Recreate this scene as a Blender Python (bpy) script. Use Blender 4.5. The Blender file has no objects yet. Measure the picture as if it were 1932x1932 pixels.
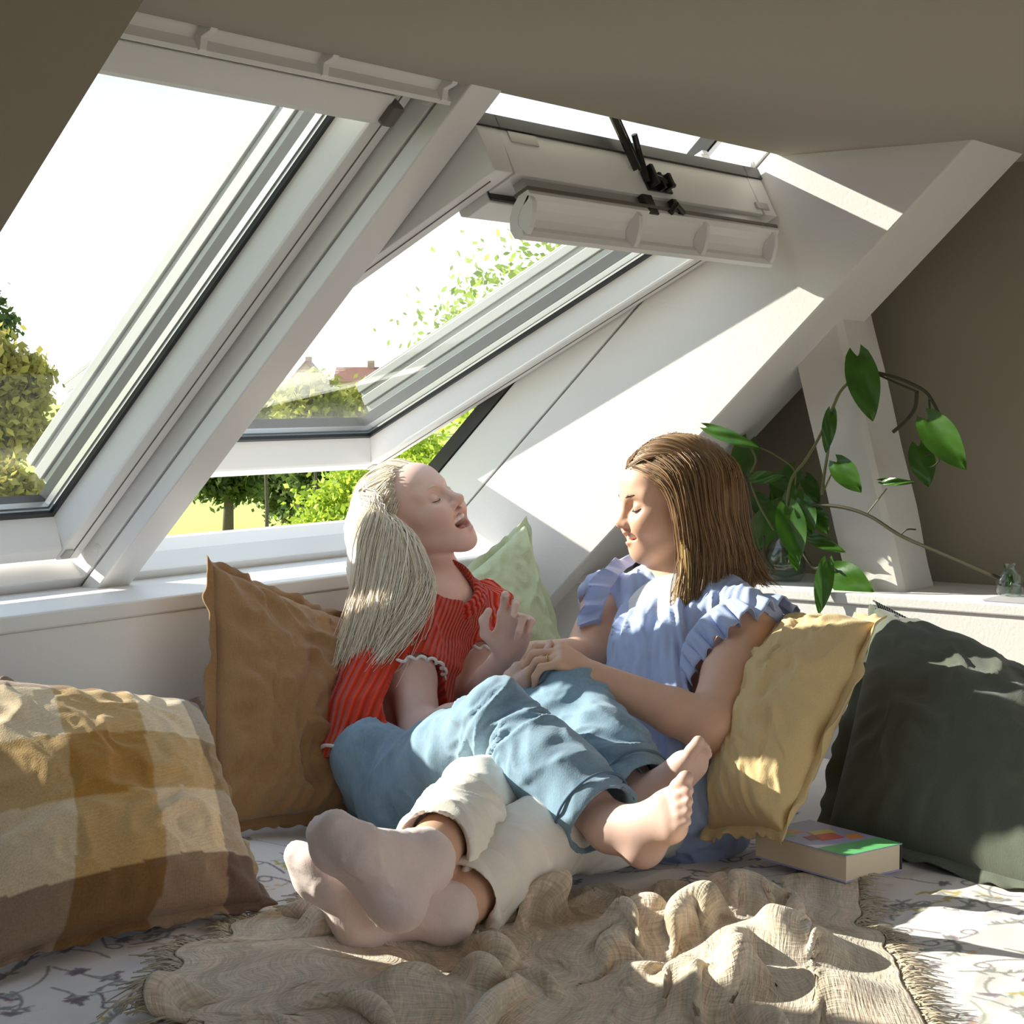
import bpy, bmesh, math, random
import numpy as np
from mathutils import Vector, Matrix, noise as mnoise

scene = bpy.context.scene
COL = scene.collection
rng = np.random.RandomState(7)
random.seed(7)

# ------------------------------------------------------------------ camera
F_PX = 3457.0
CAM = np.array([0.0, 0.0, 1.28])
_p = math.atan(231 / 3457.0)
_a = math.radians(35.7)
FW = np.array([math.cos(_p) * math.cos(_a), math.cos(_p) * math.sin(_a), -math.sin(_p)])
RT = np.array([math.sin(_a), -math.cos(_a), 0.0])
UP = np.cross(RT, FW)
cam_data = bpy.data.cameras.new('camera')
cam_data.sensor_width = 36.0
cam_data.lens = F_PX / 1932.0 * 36.0
cam_data.clip_end = 900
cam_data.clip_start = 0.05
cam = bpy.data.objects.new('camera', cam_data)
COL.objects.link(cam)
M4 = Matrix.Identity(4)
for i in range(3):
    M4[i][0] = RT[i]; M4[i][1] = UP[i]; M4[i][2] = -FW[i]; M4[i][3] = CAM[i]
cam.matrix_world = M4
scene.camera = cam

# ------------------------------------------------------------------ world, sun, exposure
SUN_DIR = Vector((0.335, -1.0, -0.49)).normalized()      # direction the sunlight travels
world = bpy.data.worlds.new('sky')
scene.world = world
world.use_nodes = True
wn = world.node_tree
for nd in list(wn.nodes):
    wn.nodes.remove(nd)
wo = wn.nodes.new('ShaderNodeOutputWorld')
wb = wn.nodes.new('ShaderNodeBackground')
# hazy bright summer sky: white at the horizon, pale blue overhead, the same all round
geo = wn.nodes.new('ShaderNodeTexCoord')
sepz = wn.nodes.new('ShaderNodeSeparateXYZ')
mrz = wn.nodes.new('ShaderNodeMapRange'); mrz.inputs[1].default_value = -1.0; mrz.inputs[2].default_value = 1.0
rmp = wn.nodes.new('ShaderNodeValToRGB')
el = rmp.color_ramp.elements
el[0].position = 0.0; el[0].color = (0.20, 0.20, 0.15, 1)
el[1].position = 1.0; el[1].color = (0.50, 0.64, 0.86, 1)
for pos, c in ((0.485, (0.34, 0.34, 0.27)), (0.505, (1.0, 0.98, 0.95)), (0.545, (0.80, 0.84, 0.87)), (0.585, (0.55, 0.65, 0.75)), (0.70, (0.55, 0.64, 0.78))):
    e = el.new(pos); e.color = (*c, 1)
wn.links.new(geo.outputs['Generated'], sepz.inputs[0]); wn.links.new(sepz.outputs[2], mrz.inputs[0])
wn.links.new(mrz.outputs[0], rmp.inputs[0]); wn.links.new(rmp.outputs[0], wb.inputs[0])
wb.inputs['Strength'].default_value = 1.0
wn.links.new(wb.outputs[0], wo.inputs[0])

sun_data = bpy.data.lights.new('sun', 'SUN')
sun_data.energy = 5.9
sun_data.angle = math.radians(0.6)
sun_data.color = (1.0, 0.93, 0.82)
sun = bpy.data.objects.new('sun', sun_data)
sun.rotation_euler = SUN_DIR.to_track_quat('-Z', 'Y').to_euler()
sun.location = (0, 12, 12)
COL.objects.link(sun)

scene.view_settings.view_transform = 'Standard'
scene.view_settings.look = 'None'
scene.view_settings.gamma = 1.0
scene.view_settings.use_curve_mapping = False
scene.view_settings.exposure = 0.93
scene.cycles.max_bounces = 9
scene.cycles.diffuse_bounces = 4
scene.cycles.transparent_max_bounces = 16

# ------------------------------------------------------------------ measuring helpers
def ray(u, v):
    return FW + RT * ((u - 966.0) / F_PX) - UP * ((v - 966.0) / F_PX)
def P(u, v, d):                      # world point seen at pixel (u, v), d metres along the view axis
    return CAM + ray(u, v) * d
def on_plane(u, v, nrm, q):
    r = ray(u, v); nrm = np.array(nrm, float)
    return CAM + r * (((np.array(q) - CAM) @ nrm) / (r @ nrm))
def PZ(u, v, z): return on_plane(u, v, (0, 0, 1), (0, 0, z))
def PX(u, v, x): return on_plane(u, v, (1, 0, 0), (x, 0, 0))
def PY(u, v, y): return on_plane(u, v, (0, 1, 0), (0, y, 0))

SLOPE = math.radians(44)
SL = np.array([0, -math.cos(SLOPE), math.sin(SLOPE)])   # up the roof slope
NR = np.array([0, math.sin(SLOPE), math.cos(SLOPE)])    # outward roof normal
def W(x, s, d): return np.array([x, 2.731, 0.907]) + SL * s + NR * d

# ------------------------------------------------------------------ object helpers
def finish(name, verts, faces, mat, parent=None, smooth=False, col=None):
    me = bpy.data.meshes.new(name)
    me.from_pydata([tuple(map(float, v)) for v in verts], [], [tuple(int(i) for i in f) for f in faces])
    me.update()
    if col is not None:
        at = me.color_attributes.new('col', 'FLOAT_COLOR', 'POINT')
        c4 = np.ones((len(verts), 4), np.float32); c4[:, :3] = np.asarray(col, np.float32)
        at.data.foreach_set('color', c4.ravel())
    if smooth:
        me.polygons.foreach_set('use_smooth', [True] * len(me.polygons))
    if mat is not None:
        me.materials.append(mat)
    o = bpy.data.objects.new(name, me)
    COL.objects.link(o)
    if parent is not None:
        o.parent = parent
    return o

def fast(name, V, Q, mat, parent=None, smooth=True, col=None, k=4):
    V = np.asarray(V, np.float32); Q = np.asarray(Q, np.int32)
    me = bpy.data.meshes.new(name)
    me.vertices.add(len(V)); me.vertices.foreach_set('co', V.ravel())
    me.loops.add(Q.size); me.loops.foreach_set('vertex_index', Q.ravel())
    me.polygons.add(len(Q)); me.polygons.foreach_set('loop_start', np.arange(0, Q.size, k, dtype=np.int32))
    me.polygons.foreach_set('use_smooth', np.full(len(Q), smooth))
    me.update(calc_edges=True); me.validate()
    if col is not None:
        at = me.color_attributes.new('col', 'FLOAT_COLOR', 'POINT')
        c4 = np.ones((len(V), 4), np.float32); c4[:, :3] = col
        at.data.foreach_set('color', c4.ravel())
    if mat is not None: me.materials.append(mat)
    o = bpy.data.objects.new(name, me); COL.objects.link(o)
    if parent is not None: o.parent = parent
    return o

def thing(name, label, cat, group=None, loc=(0, 0, 0)):
    o = bpy.data.objects.new(name, None)
    o.empty_display_size = 0.05
    COL.objects.link(o)
    o.location = loc
    tag(o, label, cat, group)
    return o
def tag(o, label=None, cat=None, group=None, kind=None):
    if label: o['label'] = label
    if cat: o['category'] = cat
    if group: o['group'] = group
    if kind: o['kind'] = kind
    return o

class MB:
    """collects prisms, boxes and tubes in world space; build() links them as one mesh"""
    def __init__(s): s.v = []; s.f = []
    def add(s, vs, fs):
        b = len(s.v); s.v += [tuple(map(float, p)) for p in vs]; s.f += [tuple(i + b for i in f) for f in fs]; return s
    def prism(s, loop0, loop1):
        k = len(loop0)
        fs = [tuple(range(k - 1, -1, -1)), tuple(range(k, 2 * k))]
        fs += [(i, (i + 1) % k, k + (i + 1) % k, k + i) for i in range(k)]
        return s.add(list(loop0) + list(loop1), fs)
    def box(s, x0, x1, y0, y1, z0, z1):
        return s.prism([(x0, y0, z0), (x0, y1, z0), (x0, y1, z1), (x0, y0, z1)], [(x1, y0, z0), (x1, y1, z0), (x1, y1, z1), (x1, y0, z1)])
    def ext(s, poly, x0, x1, fn):        # poly in (a, b), fn(x, a, b) -> world
        return s.prism([fn(x0, a, b) for a, b in poly], [fn(x1, a, b) for a, b in poly])
    def rect(s, x0, x1, a0, a1, b0, b1, fn):
        return s.ext([(a0, b0), (a1, b0), (a1, b1), (a0, b1)], x0, x1, fn)
    def tube(s, pts, rad, k=8, cap=True):
        pts = [np.array(p, float) for p in pts]; N = len(pts)
        rad = [rad] * N if np.isscalar(rad) else list(rad)
        up = np.array([0.13, 0.27, 0.95]); vs = []; fs = []
        for i in range(N):
            t = pts[min(i + 1, N - 1)] - pts[max(i - 1, 0)]; t = t / (np.linalg.norm(t) + 1e-9)
            a = np.cross(t, up); 
            if np.linalg.norm(a) < 1e-3: a = np.cross(t, (1, 0, 0))
            a /= np.linalg.norm(a); b = np.cross(t, a); up = -b if False else up
            for j in range(k):
                th = 2 * math.pi * j / k
                vs.append(pts[i] + rad[i] * (a * math.cos(th) + b * math.sin(th)))
        for i in range(N - 1):
            for j in range(k):
                fs.append((i * k + j, i * k + (j + 1) % k, (i + 1) * k + (j + 1) % k, (i + 1) * k + j))
        if cap:
            fs.append(tuple(range(k - 1, -1, -1))); fs.append(tuple(range((N - 1) * k, N * k)))
        return s.add(vs, fs)
    def lathe(s, prof, centre, k=24, axis=None):   # prof: (r, h); axis defaults to z
        c = np.array(centre, float); ax = np.array([0, 0, 1.0] if axis is None else axis, float); ax /= np.linalg.norm(ax)
        e1 = np.cross(ax, (0.3, 0.9, 0.1)); e1 /= np.linalg.norm(e1); e2 = np.cross(ax, e1)
        vs = []; fs = []
        for r, h in prof:
            for j in range(k):
                th = 2 * math.pi * j / k
                vs.append(c + ax * h + e1 * r * math.cos(th) + e2 * r * math.sin(th))
        for i in range(len(prof) - 1):
            for j in range(k):
                fs.append((i * k + j, i * k + (j + 1) % k, (i + 1) * k + (j + 1) % k, (i + 1) * k + j))
        return s.add(vs, fs)
    def build(s, name, mat, parent=None, smooth=False, bevel=0.0, recalc=True):
        o = finish(name, s.v, s.f, mat, parent, smooth)
        if recalc:
            bm = bmesh.new(); bm.from_mesh(o.data); bmesh.ops.recalc_face_normals(bm, faces=bm.faces)
            bm.to_mesh(o.data); bm.free()
            if smooth: o.data.polygons.foreach_set('use_smooth', [True] * len(o.data.polygons))
        if bevel:
            m = o.modifiers.new('bevel', 'BEVEL'); m.width = bevel; m.segments = 2; m.limit_method = 'ANGLE'; m.angle_limit = 0.6
        return o

# ------------------------------------------------------------------ materials
def new_mat(name):
    m = bpy.data.materials.new(name); m.use_nodes = True
    nt = m.node_tree
    return m, nt, nt.nodes['Principled BSDF']
def mat_plain(name, rgb, rough=0.6, var=0.0, scale=8.0, bump=0.0, bscale=60.0, metal=0.0, spec=0.5, sheen=0.0, coat=0.0):
    m, nt, b = new_mat(name)
    b.inputs['Base Color'].default_value = (*rgb, 1)
    b.inputs['Roughness'].default_value = rough
    b.inputs['Metallic'].default_value = metal
    b.inputs['Specular IOR Level'].default_value = spec
    b.inputs['Sheen Weight'].default_value = sheen
    b.inputs['Coat Weight'].default_value = coat
    tc = nt.nodes.new('ShaderNodeTexCoord')
    if var:
        nz = nt.nodes.new('ShaderNodeTexNoise'); nz.inputs['Scale'].default_value = scale; nz.inputs['Detail'].default_value = 5
        nt.links.new(tc.outputs['Object'], nz.inputs['Vector'])
        mx = nt.nodes.new('ShaderNodeMix'); mx.data_type = 'RGBA'
        mx.inputs[6].default_value = (*[c * (1 - var) for c in rgb], 1); mx.inputs[7].default_value = (*[min(1, c * (1 + var)) for c in rgb], 1)
        nt.links.new(nz.outputs[0], mx.inputs[0]); nt.links.new(mx.outputs[2], b.inputs['Base Color'])
    if bump:
        n2 = nt.nodes.new('ShaderNodeTexNoise'); n2.inputs['Scale'].default_value = bscale; n2.inputs['Detail'].default_value = 4
        nt.links.new(tc.outputs['Object'], n2.inputs['Vector'])
        bp = nt.nodes.new('ShaderNodeBump'); bp.inputs['Strength'].default_value = bump; bp.inputs['Distance'].default_value = 0.004
        nt.links.new(n2.outputs[0], bp.inputs['Height']); nt.links.new(bp.outputs[0], b.inputs['Normal'])
    return m
def mat_glass(name, tint=(0.96, 0.98, 0.97), rough=0.01, base=0.03, gain=1.0, ior=1.45):
    """thin window pane: clear transparency with mirror reflection growing towards grazing angles"""
    m = bpy.data.materials.new(name); m.use_nodes = True; nt = m.node_tree
    nt.nodes.remove(nt.nodes['Principled BSDF']); out = nt.nodes['Material Output']
    tr = nt.nodes.new('ShaderNodeBsdfTransparent'); tr.inputs[0].default_value = (*tint, 1)
    gl = nt.nodes.new('ShaderNodeBsdfGlossy'); gl.inputs['Roughness'].default_value = rough
    lw = nt.nodes.new('ShaderNodeLayerWeight'); lw.inputs[0].default_value = 0.5
    pw = nt.nodes.new('ShaderNodeMath'); pw.operation = 'POWER'; pw.inputs[1].default_value = 5.0
    ma = nt.nodes.new('ShaderNodeMath'); ma.operation = 'MULTIPLY_ADD'; ma.inputs[1].default_value = 0.9 * gain; ma.inputs[2].default_value = base
    mx = nt.nodes.new('ShaderNodeMixShader')
    nt.links.new(lw.outputs['Facing'], pw.inputs[0]); nt.links.new(pw.outputs[0], ma.inputs[0]); nt.links.new(ma.outputs[0], mx.inputs[0])
    nt.links.new(tr.outputs[0], mx.inputs[1]); nt.links.new(gl.outputs[0], mx.inputs[2])
    nt.links.new(mx.outputs[0], out.inputs[0])
    return m

M = {}
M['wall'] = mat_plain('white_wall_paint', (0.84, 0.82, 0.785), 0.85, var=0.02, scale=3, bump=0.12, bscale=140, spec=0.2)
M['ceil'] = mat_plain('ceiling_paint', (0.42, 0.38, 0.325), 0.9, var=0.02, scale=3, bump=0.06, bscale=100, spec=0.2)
M['greige'] = mat_plain('greige_wall_paint', (0.325, 0.29, 0.22), 0.85, var=0.03, scale=3, bump=0.10, bscale=120, spec=0.2)
M['oldpaint'] = mat_plain('brushed_white_paint_on_timber', (0.78, 0.75, 0.70), 0.7, var=0.05, scale=9, bump=0.5, bscale=26, spec=0.3)
M['white'] = mat_plain('white_lacquer', (0.83, 0.82, 0.80), 0.35, var=0.01, scale=5, spec=0.5)
M['gasket'] = mat_plain('black_rubber', (0.02, 0.02, 0.02), 0.5)
M['clad'] = mat_plain('dark_grey_aluminium', (0.045, 0.045, 0.045), 0.4, metal=0.3)
M['alu'] = mat_plain('pale_aluminium', (0.55, 0.55, 0.54), 0.35, metal=0.7)
M['greyplastic'] = mat_plain('grey_plastic', (0.13, 0.12, 0.10), 0.5)
M['rail'] = mat_plain('pale_grey_rail', (0.46, 0.455, 0.44), 0.45, metal=0.2)
M['steel'] = mat_plain('dark_steel', (0.05, 0.05, 0.045), 0.35, metal=0.8)
M['glass'] = mat_glass('window_glass')
M['floor'] = mat_plain('oak_floor', (0.42, 0.30, 0.19), 0.5, var=0.15, scale=6)
# ================================================================== THE ROOM
ZC = 1.752            # flat ceiling
ZL = 0.912            # window ledge
YW = 2.402            # knee wall
XC = 3.36             # right lining cheek
XL = 1.325            # left lining
XG = 3.74             # gable wall behind the shelf
DI = -0.36            # inner side of the roof lining
ZSH = 0.866           # shelf on the low wall

def struct(mb, name, mat, bevel=0.0, parent=None):
    o = mb.build(name, mat, parent, bevel=bevel)
    if parent is None: o['kind'] = 'structure'
    return o
struct(MB().box(-2.4, 5.0, -3.4, 3.4, -0.30, -0.20), 'floor', M['floor'])

# flat ceiling with its rounded plaster arris above the windows
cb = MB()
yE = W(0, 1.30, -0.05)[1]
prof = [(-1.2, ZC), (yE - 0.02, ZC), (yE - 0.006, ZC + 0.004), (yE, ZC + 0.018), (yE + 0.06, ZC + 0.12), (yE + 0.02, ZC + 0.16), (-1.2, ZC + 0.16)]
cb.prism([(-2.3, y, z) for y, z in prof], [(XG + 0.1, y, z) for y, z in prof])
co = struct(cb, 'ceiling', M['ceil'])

# knee wall below the windows
struct(MB().box(-2.3, XG + 0.1, YW, YW + 0.2, -0.2, ZL - 0.03), 'wall_window', M['wall'], 0.003)
# ledge on top of the knee wall
lb = MB(); lb.box(-2.3, XC, YW - 0.003, 2.705, ZL - 0.03, ZL)
struct(lb, 'trim_1', M['white'], 0.004)
# roof below, above and left of the openings (put in to block sun and sky light)
rb = MB()
rb.rect(-2.3, XG + 0.6, -0.9, 0.035, -0.02, 0.06, W)
rb.rect(-2.3, XG + 0.6, 1.335, 3.2, -0.02, 0.06, W)
struct(rb, 'wall_roof', M['wall'])
# left lining and the sloping wall beside it
lf = MB(); lf.rect(-2.3, XL, -0.9, 2.2, DI, 0.06, W)
struct(lf, 'wall_left', M['greige'])
# right lining cheek: a deep boxed rafter
rf = MB()
rf.rect(XC, XC + 0.262, -1.2, 1.72, DI, -0.054, W)
rf.rect(XC + 0.04, XC + 0.262, -0.9, 1.6, -0.054, 0.06, W)
struct(rf, 'wall_right', M['wall'], 0.004)
# roof beyond the boxed rafter and gable
rg = MB(); rg.rect(XC + 0.262, XG + 0.5, -1.2, 2.2, -0.10, 0.06, W)
struct(rg, 'wall_slope', M['greige'])
def side_wall(x0, x1):
    e = W(0, -0.6, -0.02); t = W(0, 2.3, -0.02)
    poly = [(-3.3, -0.2), (2.6, -0.2), (2.6, 0.95), (t[1], t[2]), (-3.3, 3.2)]
    return MB().prism([(x0, y, z) for y, z in poly], [(x1, y, z) for y, z in poly])
struct(side_wall(XG, XG + 0.12), 'wall_gable', M['greige'])
# low wall behind the cushions with its shelf board
XH = XC + 0.06
struct(MB().box(XH, XG, -1.4, YW, -0.2, ZSH - 0.022), 'wall_headboard', M['wall'], 0.003)
struct(MB().box(XH - 0.006, XG, -1.4, YW, ZSH - 0.022, ZSH), 'trim_2', M['wall'], 0.003)
# mullion between the two windows
XM0, XM1 = 2.30, 2.38
mm = MB()
mm.rect(XM0, XM1, 0.02, 1.36, -0.088, -0.055, W)
mm.rect(XM0 + 0.034, XM1 - 0.034, -0.02, 1.34, -0.056, 0.07, W)
struct(mm, 'trim_3', M['white'], 0.003)
# leaning timber post between shelf and rafter
def post():
    zt = 1.47
    # the -X face: left edge and corner edge; the -Y face: corner edge and right edge (pixels measured in the photo)
    xf = 3.50
    bl, bc = PX(1600, 1121, xf), PX(1706, 1121, xf)
    tl, tc = PX(1478, 600, xf), PX(1576, 600, xf)
    dx = 0.16
    def ring(l, c, z, n=0.0):
        l = l.copy(); c = c.copy()
        return [(xf, l[1], z), (xf, c[1] + 0.012, z), (xf + 0.012, c[1], z), (xf + dx, c[1], z), (xf + dx, l[1], z)]
    vs = []; fs = []; K = 5; NZ = 14
    for i in range(NZ + 1):
        t = i / NZ
        l = bl * (1 - t) + tl * t; c = bc * (1 - t) + tc * t
        z = (ZSH - 0.004) * (1 - t) + zt * t
        r = ring(l, c, z)
        for j, p in enumerate(r):
            w = 0.006 * mnoise.noise(Vector((p[0] * 3, p[1] * 9, z * 6 + j * 3)))
            vs.append((p[0] + (w if j < 3 else 0), p[1] + w, z))
    for i in range(NZ):
        for j in range(K):
            fs.append((i * K + j, i * K + (j + 1) % K, (i + 1) * K + (j + 1) % K, (i + 1) * K + j))
    fs.append(tuple(range(K))); fs.append(tuple(NZ * K + j for j in range(K)))
    o = finish('trim_4', vs, fs, M['oldpaint'])
    bm = bmesh.new(); bm.from_mesh(o.data); bmesh.ops.recalc_face_normals(bm, faces=bm.faces); bm.to_mesh(o.data); bm.free()
    o['kind'] = 'structure'
post()
# the rest of the room behind the camera: unseen, its wall opened wide to add fill light
struct(side_wall(-2.42, -2.3), 'wall_side', M['wall'])
rr = MB(); rr.box(-2.3, XG, -3.4, -3.28, -0.2, 0.15)
for x0, x1 in ((-2.3, -2.1), (0.65, 0.75), (3.54, XG)): rr.box(x0, x1, -3.4, -3.28, 0.15, 2.5)
rr.box(-2.3, XG, -3.4, -3.28, 2.5, 3.2)
struct(rr, 'wall_rear', M['wall'])
cr_ = MB()                                            # unseen rear roof, left open between beams to raise the fill light
for x0, x1 in ((-2.3, -2.1), (0.62, 0.78), (3.54, XG)): cr_.box(x0, x1, -3.4, -1.2, 2.55, 2.65)
cr_.box(-2.3, XG, -3.4, -3.2, 2.55, 2.65); cr_.box(-2.3, XG, -1.4, -1.2, 2.55, 2.65)
struct(cr_, 'ceiling_rear', M['wall'])
struct(MB().box(-2.3, XG, -1.2, -1.1, ZC + 0.0, 2.65), 'wall_step', M['wall'])

# ================================================================== ROOF WINDOWS
def sash_fn(y0, z0, ang):
    a = np.array([0, -math.cos(ang), math.sin(ang)]); b = np.array([0, math.sin(ang), math.cos(ang)])
    o = np.array([0, y0, z0])
    return lambda x, s, d: o + a * s + b * d + np.array([x, 0, 0])
def profile_flap():
    # (a, b) outline of the ventilation bar: a shallow trough with a rounded lip
    return [(1.128, -0.084), (1.130, -0.092), (1.122, -0.098), (1.104, -0.104), (1.092, -0.114), (1.086, -0.126),
            (1.090, -0.136), (1.088, -0.146), (1.078, -0.148), (1.070, -0.142), (1.068, -0.126), (1.076, -0.108), (1.090, -0.094), (1.108, -0.084)]
def roof_window(idx, x0, x1, fn, opened):
    root = bpy.data.objects.new('window_%d' % idx, None); COL.objects.link(root)
    root.location = tuple(W((x0 + x1) / 2, 0.0, 0.0)); root['kind'] = 'structure'
    root['label'] = ('open centre-pivot roof window, sash tilted into the room, behind the two people' if opened
                     else 'closed white roof window at the left, cut by the frame')
    bpy.context.view_layer.update(); inv = root.matrix_world.inverted()
    def par(o, p=root):
        o.parent = p; o.matrix_parent_inverse = inv if p is root else Matrix.Identity(4)
        return o
    def sub(o, p):
        o.parent = p; return o
    # fixed frame
    f = MB()
    f.rect(x0 - 0.036, x0, 0.0, 1.335, -0.05, 0.055, W); f.rect(x1, x1 + 0.036, 0.0, 1.335, -0.05, 0.055, W)
    f.rect(x0 - 0.036, x1 + 0.036, 1.292, 1.335, -0.05, 0.055, W)
    f.ext([(0.085, -0.05), (0.035, -0.05), (0.0, 0.0), (0.0, 0.05), (0.052, 0.058), (0.060, 0.045), (0.078, 0.0)], x0 - 0.036, x1 + 0.036, W)
    par(f.build('frame', M['white'], bevel=0.002))
    c = MB()
    c.rect(x0 - 0.036, x0 + 0.004, 0.0, 1.335, 0.057, 0.088, W); c.rect(x1 - 0.004, x1 + 0.036, 0.0, 1.335, 0.057, 0.088, W)
    c.rect(x0 - 0.036, x1 + 0.036, 1.315, 1.36, 0.057, 0.10, W)
    par(c.build('frame_cladding', M['clad']))
    for s in (0.148, 1.235):
        for x, sg in ((x0, 1), (x1, -1)):
            pb = MB(); pb.lathe([(0.0, 0.0035), (0.007, 0.003), (0.0075, 0.002), (0.010, 0.002), (0.0115, 0.0)], W(x, s, -0.036), 20, (sg, 0, 0))
            par(pb.build('screw_plug', M['white'], smooth=False))
    # sash
    g0, g1 = x0 + 0.065, x1 - 0.065          # gasket lines left and right
    e0, e1 = x0 + 0.006, x1 - 0.006          # outer sash sides
    T = 1.128
    sash = bpy.data.objects.new('sash', None); COL.objects.link(sash); par(sash)
    def part(mb, name, mat, bevel=0.0, smooth=False):
        return sub(mb.build(name, mat, bevel=bevel, smooth=smooth), sash)
    for sg, g, e in ((1, g0, e0), (-1, g1, e1)):
        st = MB()
        ring = [(g, 0.0), (g - sg * 0.007, -0.050), (g - sg * 0.009, -0.055), (e, -0.055), (e, 0.03), (g, 0.03)]
        st.prism([fn(x, -0.06, b) for x, b in ring], [fn(x, T, b) for x, b in ring])
        part(st, 'stile', M['white'], 0.0015)
        bd = MB()                                     # bead line along the stile
        bd.rect(min(g - sg * 0.034, g - sg * 0.0365), max(g - sg * 0.034, g - sg * 0.0365), -0.055, T - 0.03, -0.0562, -0.05, fn)
        part(bd, 'bead', M['greyplastic'])
    br = MB(); br.ext([(0.0, 0.0), (-0.026, -0.050), (-0.030, -0.055), (-0.056, -0.055), (-0.064, -0.045), (-0.064, 0.03), (0.0, 0.03)], g0 - 0.004, g1 + 0.004, fn)
    part(br, 'bottom_rail', M['white'], 0.0015)
    tr = MB(); tr.rect(g0, g1, 1.02, T - 0.0005, -0.055, 0.03, fn)
    part(tr, 'top_rail', M['white'], 0.0015)
    gk = MB(); w = 0.010
    gk.rect(g0 - 0.001, g0 + w, -0.002, 1.03, 0.0, 0.008, fn); gk.rect(g1 - w, g1 + 0.001, -0.002, 1.03, 0.0, 0.008, fn)
    gk.rect(g0, g1, -0.002, w, 0.0, 0.0078, fn); gk.rect(g0, g1, 1.012, 1.03, 0.0, 0.0078, fn)
    part(gk, 'gasket', M['gasket'])
    sp = MB()                                          # aluminium spacer inside the double pane
    sp.rect(g0 + w, g0 + w + 0.006, w, 1.0, 0.012, 0.024, fn); sp.rect(g1 - w - 0.006, g1 - w, w, 1.0, 0.012, 0.024, fn)
    sp.rect(g0 + w, g1 - w, w, w + 0.006, 0.012, 0.024, fn)
    part(sp, 'spacer', M['alu'])
    pn = MB(); pn.rect(g0 - 0.0, g1 + 0.0, 0.0, 1.03, 0.0085, 0.0115, fn)
    part(pn, 'glass_pane', M['glass'])
    oc = MB()
    oc.rect(e0 - 0.001, g0 + 0.004, -0.066, T + 0.004, 0.030, 0.054, fn); oc.rect(g1 - 0.004, e1 + 0.001, -0.066, T + 0.004, 0.030, 0.054, fn)
    oc.rect(g0, g1, -0.066, 0.004, 0.030, 0.052, fn); oc.rect(g0, g1, 1.03, T + 0.004, 0.030, 0.054, fn)
    part(oc, 'outer_cladding', M['clad'])
    for g, sg in ((g0, 1), (g1, -1)):                  # outside guide rails of the awning blind
        ra = MB()
        for (xa, xb), (b0, b1) in (((-0.006, -0.030), (0.054, 0.072)), ((0.000, -0.030), (0.074, 0.096)), ((-0.005, -0.030), (0.096, 0.108)), ((0.002, -0.030), (0.108, 0.126)), ((-0.010, -0.030), (0.126, 0.136))):
            xs_ = sorted((g + sg * xa, g + sg * xb)); ra.rect(xs_[0], xs_[1], 0.02, 1.06, b0, b1, fn)
        part(ra, 'guide_rail', M['rail'], 0.001)
    for g, sg in ((g0, 1), (g1, -1)):                  # little corner clips at the foot of the stiles
        cl = MB(); cl.rect(min(g - sg * 0.012, g - sg * 0.03), max(g - sg * 0.012, g - sg * 0.03), -0.052, -0.03, -0.060, -0.055, fn)
        part(cl, 'corner_clip', M['alu'], 0.001)
    # blind cassette under the top rail
    cs = MB(); cs.ext([(1.00, -0.045), (1.00, -0.062), (1.012, -0.070), (1.062, -0.070), (1.062, -0.05)], g0 - 0.004, g1 + 0.004, fn)
    cass = par(cs.build('blind_cassette', M['white'], bevel=0.002))
    kb = MB(); kb.rect(g1 + 0.000, g1 + 0.030, 1.010, 1.050, -0.082, -0.052, fn)
    par(kb.build('cassette_end_block', M['greyplastic'], bevel=0.006))
    gp = MB(); gp.rect(g0, g1 + 0.006, 1.0635, 1.0665, -0.0665, -0.05, fn)  # black strip standing in for the shade in the gap
    par(gp.build('cassette_gap', M['gasket']))
    # ventilation flap with ribs
    if not opened:
        prof_, web = ([(1.098, -0.080), (1.097, -0.121), (1.101, -0.126), (1.107, -0.124), (1.112, -0.108), (1.134, -0.104), (1.141, -0.118), (1.147, -0.123), (1.152, -0.119), (1.152, -0.080)],
                      [(1.099, -0.085), (1.099, -0.123), (1.109, -0.127), (1.122, -0.117), (1.138, -0.124), (1.150, -0.121), (1.150, -0.085)])
        fx0, fx1 = g0 + 0.02, g1 + 0.052
    else:
        prof_ = profile_flap(); fx0, fx1 = g0 + 0.012, g1 + 0.032
        web = [(1.126, -0.090), (1.104, -0.104), (1.092, -0.114), (1.086, -0.126), (1.090, -0.137), (1.094, -0.147), (1.104, -0.140), (1.120, -0.122), (1.129, -0.104)]
    fl = MB(); fl.ext(prof_, fx0, fx1, fn)
    flap = par(fl.build('ventilation_flap', M['white'], bevel=0.0))
    for t in (0.0, 0.385, 0.665, 0.985):
        xx = fx0 + (fx1 - fx0 - 0.014) * t
        rbm = MB(); rbm.ext(web, xx, xx + 0.013, fn)
        sub(rbm.build('rib', M['white'], bevel=0.001), flap)
    dk = MB(); dk.rect(fx0, fx1, 1.100, 1.131, -0.084, -0.078, fn)
    sub(dk.build('hinge_strip', M['greyplastic']), flap)
    hk = MB(); hk.rect(g0 + 0.03, g1 - 0.0, 1.095, 1.118, -0.079, -0.055, fn)
    sub(hk.build('hinge_core', M['alu']), flap)
    # lock in the middle and the data plate on the end of the top rail
    xm = (x0 + x1) / 2 + 0.02
    lk = MB()
    lk.rect(xm - 0.03, xm + 0.055, T, T + 0.004, -0.045, -0.005, fn)
    lk.rect(xm - 0.022, xm - 0.012, T, T + 0.022, -0.04, 0.0, fn); lk.rect(xm + 0.005, xm + 0.014, T, T + 0.018, -0.045, -0.012, fn)
    lk.rect(xm + 0.026, xm + 0.036, T, T + 0.024, -0.043, -0.015, fn)
    lk.tube([fn(xm - 0.02, T + 0.016, -0.02), fn(xm + 0.05, T + 0.014, -0.035)], 0.005, 8)
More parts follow.
